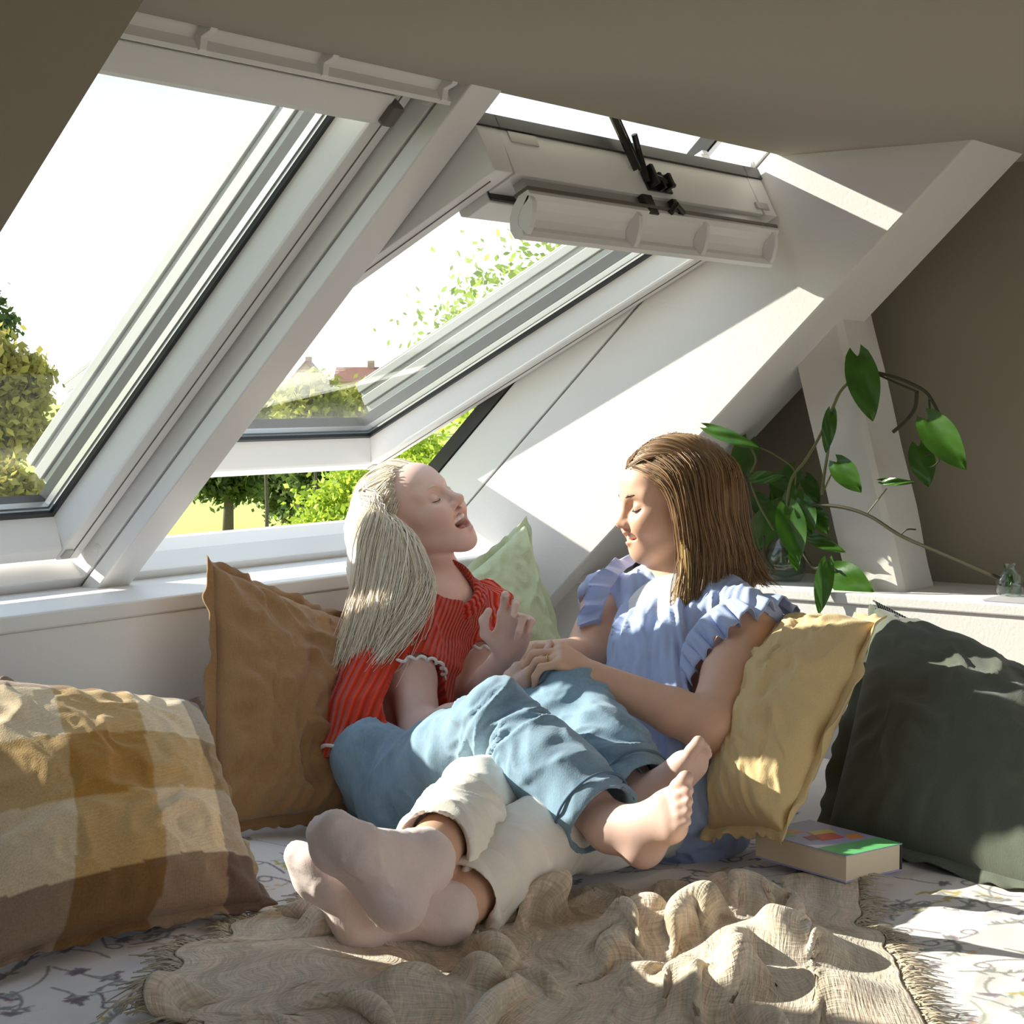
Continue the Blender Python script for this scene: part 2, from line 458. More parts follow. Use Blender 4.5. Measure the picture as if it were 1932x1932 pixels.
    lk.tube([fn(xm - 0.028, T + 0.006, -0.03), fn(xm - 0.035, T + 0.018, 0.03), fn(xm - 0.05, T + 0.03, 0.052)], 0.006, 8)
    lk.tube([fn(xm + 0.01, T + 0.004, -0.09), fn(xm + 0.03, T + 0.012, -0.075), fn(xm + 0.06, T + 0.004, -0.085)], 0.006, 8)
    lk.rect(xm - 0.06, xm - 0.028, 1.10, T + 0.002, -0.095, -0.055, fn); lk.rect(xm + 0.045, xm + 0.06, 1.10, T + 0.002, -0.088, -0.055, fn)
    par(lk.build('lock', M['steel'], bevel=0.001))
    dp = MB(); dp.rect(x0 + 0.09, x0 + 0.17, T, T + 0.0015, 0.008, 0.028, fn)
    par(dp.build('data_plate', M['alu']))
    pt = MB(); pt.rect(x1 - 0.085, x1 - 0.035, T, T + 0.004, -0.045, -0.03, fn)
    par(pt.build('strike_plate', M['alu'], bevel=0.001))
    if opened:
        arm = MB()
        arm.tube([fn(xm - 0.055, T + 0.01, -0.01), W(xm - 0.115, 1.31, 0.04)], 0.0075, 8)
        arm.tube([fn(xm - 0.042, T + 0.01, -0.01), W(xm - 0.105, 1.31, 0.03)], 0.0045, 8)
        par(arm.build('stay_arm', M['steel']))
    return root
w1b = W(0, 0.161, 0.039)
WIN1 = roof_window(1, XL, XM0, sash_fn(w1b[1], w1b[2], SLOPE), False)
WIN2 = roof_window(2, XM1, XC, sash_fn(2.778, 1.167, math.radians(27)), True)
# ================================================================== OUTSIDE
GZ = -6.0
def mat_leaf(name, rgb, rgb2, trans=0.5):
    m, nt, b = new_mat(name)
    out = nt.nodes['Material Output']
    at = nt.nodes.new('ShaderNodeAttribute'); at.attribute_name = 'col'
    mx = nt.nodes.new('ShaderNodeMix'); mx.data_type = 'RGBA'
    mx.inputs[6].default_value = (*rgb, 1); mx.inputs[7].default_value = (*rgb2, 1)
    sep = nt.nodes.new('ShaderNodeSeparateColor'); nt.links.new(at.outputs['Color'], sep.inputs[0]); nt.links.new(sep.outputs[0], mx.inputs[0])
    nt.links.new(mx.outputs[2], b.inputs['Base Color']); b.inputs['Roughness'].default_value = 0.55
    b.inputs['Specular IOR Level'].default_value = 0.3
    tl = nt.nodes.new('ShaderNodeBsdfTranslucent'); nt.links.new(mx.outputs[2], tl.inputs[0])
    ms = nt.nodes.new('ShaderNodeMixShader'); ms.inputs[0].default_value = trans
    nt.links.new(b.outputs[0], ms.inputs[1]); nt.links.new(tl.outputs[0], ms.inputs[2]); nt.links.new(ms.outputs[0], out.inputs[0])
    return m
M['leaf_near'] = mat_leaf('sunny_leaves', (0.22, 0.34, 0.03), (0.55, 0.66, 0.08))
M['leaf_mid'] = mat_leaf('garden_leaves', (0.26, 0.30, 0.05), (0.56, 0.55, 0.13))
M['leaf_dark'] = mat_leaf('dark_leaves', (0.045, 0.085, 0.02), (0.14, 0.20, 0.05))
M['leaf_olive'] = mat_leaf('olive_leaves', (0.26, 0.24, 0.05), (0.55, 0.47, 0.13))
M['bark'] = mat_plain('bark', (0.09, 0.075, 0.06), 0.9, var=0.3, scale=10)
M['lawn'] = mat_plain('lawn_grass', (0.40, 0.46, 0.09), 0.9, var=0.25, scale=0.15)
M['roofred'] = mat_plain('red_roof_tiles', (0.33, 0.15, 0.10), 0.8, var=0.15, scale=2)
M['brick'] = mat_plain('pale_brick', (0.55, 0.40, 0.30), 0.8, var=0.1, scale=2)

gr = MB(); gr.box(-500, 900, 12, 900, GZ - 0.2, GZ)
go = gr.build('ground', M['lawn']); tag(go, kind='structure')

def tree(name, label, u, v, dist, rx, ry, leaf, mat, nclump=60, per=90, base_v=None, spread=0.55, group=None, seed=1, trunk_w=None, flat=1.0):
    """a tree whose crown centre is seen at pixel (u, v); rx, ry are crown radii in metres"""
    R = np.random.RandomState(seed)
    c = P(u, v, dist)
    root = thing(name, label, 'tree', group, (c[0], c[1], GZ))
    loc = c - np.array([c[0], c[1], GZ])
    # clump centres inside the crown, biased to the shell
    d = R.normal(size=(nclump, 3)); d /= np.linalg.norm(d, axis=1)[:, None]
    rr = R.uniform(0.35, 1.0, nclump) ** 0.5
    cc = d * rr[:, None] * np.array([rx, rx, ry])
    n = nclump * per
    ci = R.randint(0, nclump, n)
    off = R.normal(size=(n, 3)) * spread * min(rx, ry) * 0.33
    pos = cc[ci] + off + loc
    a = R.normal(size=(n, 3)); a /= np.linalg.norm(a, axis=1)[:, None]
    b = R.normal(size=(n, 3)); b -= a * np.sum(a * b, 1)[:, None]; b /= np.linalg.norm(b, axis=1)[:, None]
    sz = leaf * R.uniform(0.6, 1.35, n)[:, None]
    V = np.stack([pos - a * sz, pos - b * sz * 0.55, pos + a * sz, pos + b * sz * 0.55], 1).reshape(-1, 3)
    Q = np.arange(4 * n).reshape(n, 4)
    shade = np.repeat(np.clip(0.5 + R.normal(size=n) * 0.28, 0, 1), 4)[:, None] * np.ones(3)
    fast('crown', V, Q, mat, root, smooth=False, col=shade)
    tb = MB(); tw = trunk_w or rx * 0.07
    h = loc[2]
    tb.tube([(0, 0, 0), (0.05 * rx, 0, h * 0.5), (0, 0.03 * rx, h), (0, 0, h + ry * 0.5)], [tw, tw * 0.8, tw * 0.6, tw * 0.25], 8)
    for k in range(9):
        t = cc[R.randint(nclump)] * 0.8 + loc
        z0 = h - ry * R.uniform(0.1, 0.7)
        tb.tube([(0, 0, max(z0, 0.2)), t * np.array([0.5, 0.5, 1]) * np.array([1, 1, 0]) + np.array([0, 0, (z0 + t[2]) / 2]), t], [tw * 0.4, tw * 0.25, tw * 0.1], 6)
    tb.build('trunk', M['bark'], root, smooth=True)
    return root
px = lambda n, d: n / F_PX * d
tree('leafy_tree', 'tall bright green tree close outside, branches over the tilted pane at the right', 1195, 800, 17, px(400, 17), px(385, 17), 0.040, M['leaf_near'], 220, 110, seed=3, spread=0.36)
tree('leafy_bush', 'bright yellow-green bush just below the tilted sash, behind the blond head', 745, 985, 14, px(185, 14), px(150, 14), 0.030, M['leaf_near'], 130, 110, seed=4, spread=0.36)
for i, (u, v, d, rx, ry, m, lb) in enumerate([
    (500, 800, 66, 66, 72, 'leaf_mid', 'leftmost rounded shrub of the row under the far houses, seen through the tilted pane'),
    (594, 798, 58, 62, 80, 'leaf_mid', 'middle yellow-green shrub under the gabled far house, seen through the tilted pane'),
    (690, 805, 66, 78, 85, 'leaf_mid', 'yellow-green shrub under the long red roof, seen through the tilted pane')]):
    tree('garden_shrub', lb, u, v, d, px(rx, d), px(ry, d), 0.16, M[m], 70, 70, seed=10 + i, group='shrubs below the far houses')
tree('lawn_tree', 'dark tree with a bare trunk standing on the sunny lawn', 428, 868, 88, px(82, 88), px(72, 88), 0.20, M['leaf_dark'], 80, 80, seed=21, trunk_w=0.30)
tree('lawn_tree', 'dark bushy tree right of the bare-trunked lawn tree', 540, 900, 96, px(62, 96), px(82, 96), 0.20, M['leaf_dark'], 80, 80, seed=22, trunk_w=0.3)
tree('lawn_tree', 'deep green tree half hidden behind the blond girl', 640, 905, 80, px(95, 80), px(95, 80), 0.2, M['leaf_dark'], 80, 80, seed=23, trunk_w=0.3)
tree('garden_tree', 'olive-green tree at the left edge, seen through the closed window', -10, 745, 42, px(88, 42), px(112, 42), 0.13, M['leaf_olive'], 80, 80, seed=31)
tree('garden_tree', 'sparse tall tree at the far left edge behind the olive tree', -38, 600, 52, px(60, 52), px(95, 52), 0.13, M['leaf_dark'], 40, 50, seed=32)
tree('garden_shrub', 'low pale shrub at the bottom left of the closed window', 12, 940, 40, px(62, 40), px(62, 40), 0.12, M['leaf_olive'], 60, 70, seed=33)
tree('garden_shrub', 'dark shrub behind the low pale one at the left', -60, 880, 48, px(80, 48), px(70, 48), 0.12, M['leaf_dark'], 60, 60, seed=34)

def house(label, u0, u1, v_eave, v_ridge, dist, gable):
    a = P(u0, v_eave, dist); b = P(u1, v_eave, dist); zr = P((u0 + u1) / 2, v_ridge, dist)[2]
    ax = (b - a); ax[2] = 0; wd = np.linalg.norm(ax); ax /= wd
    dp = np.array([-ax[1], ax[0], 0]); depth = 9.0
    c = (a + b) / 2
    root = thing('house', label, 'house', 'far houses', (c[0], c[1], GZ))
    o = np.array([c[0], c[1], GZ]); ez = a[2] - GZ
    def L(x, y, z): return ax * x + dp * y + np.array([0, 0, z])
    h = wd / 2
    w = MB(); w.prism([L(-h, 0, 0), L(h, 0, 0), L(h, depth, 0), L(-h, depth, 0)], [L(-h, 0, ez), L(h, 0, ez), L(h, depth, ez), L(-h, depth, ez)])
    if gable: w.prism([L(-h, 0.02, ez), L(h, 0.02, ez), L(0, 0.02, zr - GZ)], [L(-h, depth, ez), L(h, depth, ez), L(0, depth, zr - GZ)])
    w.build('wall', M['brick'], root)
    r = MB(); zr -= GZ
    if gable:
        for s in (-1, 1):
            r.prism([L(s * (h + .5), -.5, ez - .4), L(0, -.5, zr), L(0, -.5, zr + .3), L(s * (h + .5), -.5, ez - .1)], [L(s * (h + .5), depth, ez - .4), L(0, depth, zr), L(0, depth, zr + .3), L(s * (h + .5), depth, ez - .1)])
    else:
        r.prism([L(-h - .4, -.6, ez - .3), L(-h - .4, depth / 2, zr), L(-h - .4, depth + .6, ez - .3)], [L(h + .4, -.6, ez - .3), L(h + .4, depth / 2, zr), L(h + .4, depth + .6, ez - .3)])
    r.build('roof', M['roofred'], root)
    ch = MB(); cx = h * 0.72 if not gable else 0.0
    ch.prism([L(cx - .5, depth / 2 - .5, zr - 1.5), L(cx + .5, depth / 2 - .5, zr - 1.5), L(cx + .5, depth / 2 + .5, zr - 1.5), L(cx - .5, depth / 2 + .5, zr - 1.5)],
             [L(cx - .5, depth / 2 - .5, zr + 1.0), L(cx + .5, depth / 2 - .5, zr + 1.0), L(cx + .5, depth / 2 + .5, zr + 1.0), L(cx - .5, depth / 2 + .5, zr + 1.0)])
    ch.build('chimney', M['brick'], root)
    for x in (-h * .5, h * .4):
        wd_ = MB(); wd_.prism([L(x - .5, -.05, ez - 2.6), L(x + .5, -.05, ez - 2.6), L(x + .5, .05, ez - 2.6), L(x - .5, .05, ez - 2.6)], [L(x - .5, -.05, ez - 1.2), L(x + .5, -.05, ez - 1.2), L(x + .5, .05, ez - 1.2), L(x - .5, .05, ez - 1.2)])
        wd_.build('window', M['gasket'], root)
house('far house with a steep red gable above the shrubs', 548, 606, 718, 684, 300, True)
house('far house with a long red roof and chimney, right of the gabled one', 634, 706, 716, 692, 280, False)
# ================================================================== SOFT THINGS ON THE BED
def _hash(ix, iy, iz, seed):
    h = (ix * 374761393 + iy * 668265263 + iz * 2147483647 + seed * 1274126177) & 0xFFFFFFFF
    h = ((h ^ (h >> 13)) * 1274126177) & 0xFFFFFFFF
    return ((h ^ (h >> 16)) & 0xFFFF).astype(np.float32) / 65535.0
def vnoise(p, seed=0):
    """value noise in [-1, 1] at points p (N, 3)"""
    p = np.asarray(p, np.float32); i = np.floor(p).astype(np.int64); f = p - i
    f = f * f * f * (f * (f * 6 - 15) + 10)
    r = 0
    for dx in (0, 1):
        wx = f[:, 0] if dx else 1 - f[:, 0]
        for dy in (0, 1):
            wy = f[:, 1] if dy else 1 - f[:, 1]
            for dz in (0, 1):
                wz = f[:, 2] if dz else 1 - f[:, 2]
                r = r + wx * wy * wz * _hash(i[:, 0] + dx, i[:, 1] + dy, i[:, 2] + dz, seed)
    return r * 2 - 1
def fbm(p, oct=4, seed=0):
    r = 0; a = 1.0; q = np.asarray(p, np.float32)
    for k in range(oct):
        r = r + a * vnoise(q, seed + k); q = q * 2.03 + 7.1; a *= 0.5
    return r
def ridged(p, oct=3, seed=0):
    r = 0; a = 1.0; q = np.asarray(p, np.float32)
    for k in range(oct):
        r = r + a * (1 - np.abs(vnoise(q, seed + k)) * 2); q = q * 2.1 + 3.3; a *= 0.5
    return r

def mat_fabric(name, rgb, rough=0.9, weave=900.0, wb=0.25, slub=0.12, attr=False, sheen=0.2, mottle=0.0):
    """linen-like cloth: yarn slubs in the colour, woven relief in the bump"""
    m, nt, b = new_mat(name)
    b.inputs['Roughness'].default_value = rough; b.inputs['Specular IOR Level'].default_value = 0.15
    b.inputs['Sheen Weight'].default_value = sheen; b.inputs['Sheen Roughness'].default_value = 0.5
    tc = nt.nodes.new('ShaderNodeTexCoord')
    acc = None
    for k, sc in enumerate(((9.0, 160.0, 160.0), (160.0, 160.0, 9.0))):
        mp = nt.nodes.new('ShaderNodeMapping'); mp.inputs['Scale'].default_value = sc
        nt.links.new(tc.outputs['Object'], mp.inputs[0])
        nz = nt.nodes.new('ShaderNodeTexNoise'); nz.inputs['Scale'].default_value = 3.0; nz.inputs['Detail'].default_value = 3
        nt.links.new(mp.outputs[0], nz.inputs['Vector'])
        if acc is None: acc = nz.outputs[0]
        else:
            ad = nt.nodes.new('ShaderNodeMath'); ad.operation = 'ADD'; nt.links.new(acc, ad.inputs[0]); nt.links.new(nz.outputs[0], ad.inputs[1]); acc = ad.outputs[0]
    mr = nt.nodes.new('ShaderNodeMapRange'); mr.inputs[1].default_value = 0.6; mr.inputs[2].default_value = 1.4
    mr.inputs[3].default_value = 1 - slub; mr.inputs[4].default_value = 1 + slub
    nt.links.new(acc, mr.inputs[0])
    mx = nt.nodes.new('ShaderNodeMix'); mx.data_type = 'RGBA'; mx.blend_type = 'MULTIPLY'; mx.inputs[0].default_value = 1.0
    if attr:
        at = nt.nodes.new('ShaderNodeAttribute'); at.attribute_name = 'col'; nt.links.new(at.outputs['Color'], mx.inputs[6])
    else:
        mx.inputs[6].default_value = (*rgb, 1)
    nt.links.new(mr.outputs[0], mx.inputs[7])
    last = mx.outputs[2]
    if mottle:                                        # wash marks
        n3 = nt.nodes.new('ShaderNodeTexNoise'); n3.inputs['Scale'].default_value = 22; n3.inputs['Detail'].default_value = 5; nt.links.new(tc.outputs['Object'], n3.inputs['Vector'])
        m3 = nt.nodes.new('ShaderNodeMapRange'); m3.inputs[1].default_value = 0.3; m3.inputs[2].default_value = 0.7; m3.inputs[3].default_value = 1 - mottle; m3.inputs[4].default_value = 1 + mottle; nt.links.new(n3.outputs[0], m3.inputs[0])
        x3 = nt.nodes.new('ShaderNodeMix'); x3.data_type = 'RGBA'; x3.blend_type = 'MULTIPLY'; x3.inputs[0].default_value = 1.0
        nt.links.new(last, x3.inputs[6]); nt.links.new(m3.outputs[0], x3.inputs[7]); last = x3.outputs[2]
    nt.links.new(last, b.inputs['Base Color'])
    bp = nt.nodes.new('ShaderNodeBump'); bp.inputs['Strength'].default_value = wb; bp.inputs['Distance'].default_value = 0.0015
    nt.links.new(acc, bp.inputs['Height']); nt.links.new(bp.outputs[0], b.inputs['Normal'])
    return m
M['linen_brown'] = mat_fabric('tobacco_linen', (0.34, 0.19, 0.085), slub=0.14)
M['linen_sage'] = mat_fabric('sage_linen', (0.50, 0.56, 0.36), slub=0.08)
M['linen_yellow'] = mat_fabric('straw_linen', (0.74, 0.55, 0.28), slub=0.06)
M['linen_dark'] = mat_fabric('dark_green_linen', (0.11, 0.125, 0.095), slub=0.10)
M['plaid'] = mat_fabric('plaid_linen', (1, 1, 1), attr=True, slub=0.18)
M['stitch'] = mat_plain('stitch_thread', (0.035, 0.045, 0.04), 0.8)
M['sheet'] = mat_fabric('printed_cotton', (1, 1, 1), attr=True, slub=0.03, wb=0.08)

def pillow(name, label, cn, thick, mat, N=64, pinch=0.07, flange=0.016, wr=1.0, seed=0, colfn=None, back=0.8, power=0.42, seam_mat=None, extra=None, fold=None):
    TL, TR, BR, BL = [np.array(c, float) for c in cn]
    ctr = (TL + TR + BR + BL) / 4
    root = thing(name, label, 'pillow', 'pillows on the bed', tuple(ctr))
    g = np.linspace(-1, 1, N)
    g = np.sign(g) * np.abs(g) ** 0.85
    U, Vv = np.meshgrid(g, g)                   # V: -1 top, +1 bottom
    nrm = np.cross(TR - TL, BL - TL); nrm /= np.linalg.norm(nrm)
    if nrm @ (CAM - ctr) < 0: nrm = -nrm
    def base(u, v):
        u2 = u * (1 - pinch * (1 - v ** 2) * np.abs(u) ** 3); v2 = v * (1 - pinch * (1 - u ** 2) * np.abs(v) ** 3)
        s = (u2 + 1) / 2; t = (v2 + 1) / 2
        return ((1 - s) * (1 - t))[..., None] * TL + (s * (1 - t))[..., None] * TR + (s * t)[..., None] * BR + ((1 - s) * t)[..., None] * BL
    B = base(U, Vv)
    h = ((1 - U ** 2) * (1 - Vv ** 2)).clip(0) ** power
    pts = np.stack([U * 2.1, Vv * 2.1, U * 0 + seed * 3.7], -1).reshape(-1, 3)
    wl = (ridged(pts * 0.9 + fbm(pts * 1.1, 2, seed)[:, None] * 0.5, 3, seed) - 0.6).reshape(U.shape)
    edge = (1 - (1 - np.maximum(np.abs(U), np.abs(Vv))).clip(0, 1))
    rad = np.maximum(np.abs(U), np.abs(Vv))
    ang = np.arctan2(Vv, U)
    pucker = np.sin(ang * 23 + seed + 3 * vnoise(np.stack([ang.ravel() * 3, ang.ravel() * 0, ang.ravel() * 0], -1), seed + 9).reshape(U.shape)) * np.exp(-((rad - 0.86) / 0.12) ** 2)
    disp = wr * (0.010 * wl * (h ** 0.8) + 0.0035 * pucker * (h > 0))
    if fold is not None: disp = disp + fold(U, Vv) * (h > 0)
    front = B + nrm * (thick * h + disp)[..., None]
    bk = B - nrm * (thick * back * h + 0.3 * disp)[..., None]
    V = np.concatenate([front.reshape(-1, 3), bk.reshape(-1, 3)]) - ctr
    idx = np.arange(N * N).reshape(N, N)
    q1 = np.stack([idx[:-1, :-1], idx[:-1, 1:], idx[1:, 1:], idx[1:, :-1]], -1).reshape(-1, 4)
    q2 = q1[:, ::-1] + N * N
    col = None
    if colfn is not None:
        c = colfn(U, Vv).reshape(-1, 3); col = np.concatenate([c, c])
    me = fast('cover', V, np.concatenate([q1, q2]), mat, root, True, col)
    bm = bmesh.new(); bm.from_mesh(me.data); bmesh.ops.remove_doubles(bm, verts=bm.verts, dist=1e-5); bmesh.ops.recalc_face_normals(bm, faces=bm.faces); bm.to_mesh(me.data); bm.free()
    # flat seam lip all round
    ring = [(x, -1.0) for x in g] + [(1.0, x) for x in g[1:]] + [(x, 1.0) for x in g[::-1][1:]] + [(-1.0, x) for x in g[::-1][1:-1]]
    ru = np.array([r[0] for r in ring]); rv = np.array([r[1] for r in ring])
    b0 = base(ru, rv); cdir = b0 - ctr; cdir /= np.linalg.norm(cdir, axis=1)[:, None]
    K = len(ring); k = np.arange(K)
    wv = np.sin(k * 0.55 + seed) * 0.35 + np.sin(k * 0.23 + 2 * seed) * 0.6
    inn = b0 - cdir * 0.004; mid = b0 + cdir * flange * 0.55 + nrm * (wv * flange * 0.30)[:, None]; out = b0 + cdir * (flange * (1 + 0.12 * np.sin(k * 0.9)))[:, None] + nrm * (wv * flange * 0.55)[:, None]
    th = nrm * 0.0016
    rows = [inn + th, mid + th, out + th, out - th, mid - th, inn - th]
    VV = np.concatenate(rows) - ctr; fq = []
    for r in range(5):
        a = r * K + k; b = r * K + (k + 1) % K
        fq.append(np.stack([a, b, b + K, a + K], -1))
    cc = None
    if colfn is not None:
        c1 = colfn(ru, rv); cc = np.concatenate([c1] * 6)
    fast('seam_lip', VV, np.concatenate(fq), seam_mat or mat, root, True, cc)
    return root, base, nrm, ctr

def plaid_col(U, V):
    cream = np.array([0.72, 0.56, 0.36]); och = np.array([0.42, 0.215, 0.045]); grey = np.array([0.20, 0.155, 0.13]); dark = np.array([0.085, 0.045, 0.03])
    wob = 0.015 * np.sin(U * 7 + V * 5)
    cu = np.zeros(U.shape + (3,)) + cream
    u = U + wob; v = V + 0.02 * np.sin(U * 4)
    cu[u < -0.98] = grey
    cu[(u > -0.42) & (u <= 0.18)] = och; cu[(u > 0.18) & (u <= 0.70)] = cream; cu[u > 0.70] = grey
    cv = np.zeros(U.shape + (3,)) + cream
    cv[v < -0.86] = dark * 1.4; cv[(v > -0.36) & (v <= 0.14)] = och * 0.9; cv[(v > 0.14) & (v <= 0.68)] = cream * 0.92; cv[v > 0.68] = dark
    return np.sqrt(cu * cv) * 0.75 + 0.25 * (cu + cv) / 2

def C(*l): return [P(*p) for p in l]
pillow('plaid_pillow', 'brown, ochre and cream plaid pillow lying at the left edge', C((-75, 1278, 2.66), (372, 1330, 2.93), (498, 1700, 2.60), (-70, 1835, 2.32)), 0.085, M['plaid'], N=110, seed=1, colfn=plaid_col, wr=0.7)
pillow('linen_pillow', 'tobacco-brown linen pillow propped against the wall below the windows', C((400, 1066, 3.20), (655, 1172, 3.54), (684, 1538, 3.36), (396, 1566, 3.06)), 0.075, M['linen_brown'], N=80, seed=2, wr=1.5, flange=0.02, pinch=0.06, back=0.5)
pillow('linen_pillow', 'sage-green linen pillow standing in the corner behind the blond girl', C((800, 1140, 3.80), (990, 987, 4.02), (1078, 1300, 3.88), (885, 1440, 3.66)), 0.06, M['linen_sage'], N=60, seed=3, wr=0.8, flange=0.018)
pillow('linen_pillow', 'straw-yellow linen pillow behind the back of the woman', C((1492, 1168, 3.38), (1652, 1174, 3.13), (1478, 1572, 2.86), (1338, 1568, 3.02)), 0.105, M['linen_yellow'], N=72, seed=4, wr=1.2, flange=0.02, pinch=0.05, back=0.45)
_, db, dn, dc = pillow('floor_cushion', 'large dark green linen cushion with stitched edge at the right', C((1650, 1146, 3.56), (2130, 1385, 3.20), (2010, 1690, 2.72), (1560, 1570, 3.06)), 0.14, M['linen_dark'], N=72, seed=5, wr=1.2, flange=0.026, pinch=0.03, power=0.5)
# blanket stitch along its upper edge
cush = [o for o in bpy.data.objects if o.name == 'floor_cushion'][0]
sb = MB()
for t in np.linspace(-0.97, 0.97, 90):
    b0 = db(np.array([t]), np.array([-1.0]))[0]; d = b0 - dc; d /= np.linalg.norm(d)
    sb.tube([b0 - dc - d * 0.004 + dn * 0.006, b0 - dc + d * 0.014 + dn * 0.008, b0 - dc + d * 0.028 + dn * 0.003], 0.0017, 5)
sb.build('edge_stitching', M['stitch'], cush, smooth=True)

# ------------------------------------------------------------------ bed with printed sheet
def bed():
    root = thing('bed', 'wide low bed with a white sheet printed with small meadow flowers', 'bed', loc=(2.2, 1.4, -0.2))
    o = np.array([2.2, 1.4, -0.2])
    f = MB(); f.box(1.12 - 2.2, 3.40 - 2.2, 0.42 - 1.4, 2.38 - 1.4, 0.0, 0.34)
    f.build('bed_frame', M['white'], root, bevel=0.01)
    xs = np.unique(np.concatenate([np.linspace(1.05, 1.40, 20), np.arange(1.40, 2.85, 0.0025), np.linspace(2.85, 3.405, 60)]))
    ys = np.unique(np.concatenate([np.linspace(0.36, 0.7, 20), np.arange(0.7, 2.06, 0.0025), np.linspace(2.06, 2.39, 40)]))
    X, Y = np.meshgrid(xs, ys)
    pts = np.stack([X.ravel(), Y.ravel(), X.ravel() * 0], -1)
    z = 0.525 + 0.012 * fbm(pts * 3.0, 2, 5) + 0.004 * ridged(pts * np.array([5, 9, 1]), 2, 8)
    z = z.reshape(X.shape)
    # soft dips under the two people, quilted swell at the left front
    for cx, cy, r, dpt in ((2.56, 2.08, 0.28, -0.035), (2.75, 1.55, 0.30, -0.035)):
        z += dpt * np.exp(-((X - cx) ** 2 + (Y - cy) ** 2) / r ** 2)
    ex = np.minimum(np.minimum(X - 1.05, 3.405 - X) / 0.06, np.minimum(Y - 0.36, 2.39 - Y) / 0.06).clip(0, 1)
    z = 0.40 + (z - 0.40) * np.sqrt(1 - (1 - ex) ** 2)
    # print
    GX, GY = 0.0, 0.0
    res = 0.0018
    nx, ny = int(2.4 / res), int(2.1 / res)
    img = np.zeros((ny, nx, 3), np.float32); img[:] = (0.76, 0.715, 0.70)
    R = np.random.RandomState(11)
    def stamp(x, y, r, c, a=1.0):
        i0 = int((x - 1.03) / res); j0 = int((y - 0.34) / res); k = int(r / res) + 2
        if i0 < k or j0 < k or i0 >= nx - k or j0 >= ny - k: return
        yy, xx = np.ogrid[-k:k + 1, -k:k + 1]
        w = (np.clip(1.2 - np.sqrt(xx * xx + yy * yy) * res / r, 0, 0.5) * 2 * a)[..., None]
        sl = img[j0 - k:j0 + k + 1, i0 - k:i0 + k + 1]; sl[:] = sl * (1 - w) + np.array(c, np.float32) * w
    def stroke(pts, r0, r1, c, a=1.0):
        pts = np.array(pts); n = max(2, int(np.sum(np.linalg.norm(np.diff(pts, axis=0), axis=1)) / 0.0016))
        t = np.linspace(0, len(pts) - 1.001, n); i = t.astype(int); f = (t - i)[:, None]
        q = pts[i] * (1 - f) + pts[i + 1] * f
        for k, (x, y) in enumerate(q): stamp(x, y, r0 + (r1 - r0) * k / n, c, a)
    plum = (0.17, 0.13, 0.17); greyg = (0.24, 0.25, 0.22); oliv = (0.50, 0.40, 0.07); oran = (0.75, 0.42, 0.22); sageg = (0.38, 0.44, 0.33); pale = (0.62, 0.57, 0.58)
    def leaf(x, y, a, l, w, c):
        for t in np.linspace(0, 1, 9): stamp(x + math.cos(a) * l * t, y + math.sin(a) * l * t, max(0.0021, w * math.sin(math.pi * (0.08 + 0.9 * t))), c, 0.85)
    for k in range(520):
        x = R.uniform(1.35, 2.95); y = R.uniform(0.72, 2.1)
        a = R.uniform(0, 2 * math.pi); typ = R.randint(0, 7); L = R.uniform(0.05, 0.10); cv = R.uniform(-1.2, 1.2)
        pts = [(x, y)]; aa = a
        for s in range(9): aa += cv / 9; pts.append((pts[-1][0] + math.cos(aa) * L / 9, pts[-1][1] + math.sin(aa) * L / 9))
        ex_, ey_ = pts[-1]
        if typ in (0, 1):
            c = plum if typ == 0 else greyg
            stroke(pts, 0.0024, 0.0020, c)
            for s in range(2, 9):
                leaf(*pts[s], aa + R.choice((-1, 1)) * R.uniform(0.6, 1.1), R.uniform(0.012, 0.02), 0.0035, c)
        elif typ == 2:                           # thistle / star flower
            stroke(pts, 0.0022, 0.0019, greyg)
            for s in range(11): leaf(ex_, ey_, aa - 1.5 + 3.0 * s / 10, R.uniform(0.012, 0.02), 0.0026, plum)
        elif typ == 3:                           # umbel
            stroke(pts, 0.0022, 0.0018, greyg)
            for s in range(9):
                b = aa - 1.1 + 2.2 * s / 8; r = R.uniform(0.016, 0.026)
                stroke([(ex_, ey_), (ex_ + math.cos(b) * r, ey_ + math.sin(b) * r)], 0.0018, 0.0016, greyg, 0.9)
                stamp(ex_ + math.cos(b) * r, ey_ + math.sin(b) * r, 0.0042, plum)
        elif typ == 4:                           # yellow twig
            stroke(pts, 0.0022, 0.0019, oliv)
            for s in range(1, 10):
                leaf(*pts[s], aa + R.choice((-1, 1)) * R.uniform(0.5, 1.2), R.uniform(0.008, 0.014), 0.0035, oliv if R.rand() < 0.7 else sageg)
        elif typ == 5:                           # orange blossoms
            stroke(pts, 0.0020, 0.0018, sageg)
            for s in range(6): stamp(ex_ + R.normal() * 0.011, ey_ + R.normal() * 0.011, R.uniform(0.003, 0.0055), oran, 0.8)
        else:                                    # curled tendrils
            stroke(pts, 0.0021, 0.0019, plum)
            b = aa
            p2 = [(ex_, ey_)]
            for s in range(14): b += 0.38; p2.append((p2[-1][0] + math.cos(b) * 0.004, p2[-1][1] + math.sin(b) * 0.004))
            stroke(p2, 0.0021, 0.0017, plum)
    fx = (X - 1.03) / res; fy = (Y - 0.34) / res; ii = fx.astype(int).clip(0, nx - 2); jj = fy.astype(int).clip(0, ny - 2); fx = (fx - ii)[..., None]; fy = (fy - jj)[..., None]
    col = ((img[jj, ii] * (1 - fx) + img[jj, ii + 1] * fx) * (1 - fy) + (img[jj + 1, ii] * (1 - fx) + img[jj + 1, ii + 1] * fx) * fy).reshape(-1, 3)
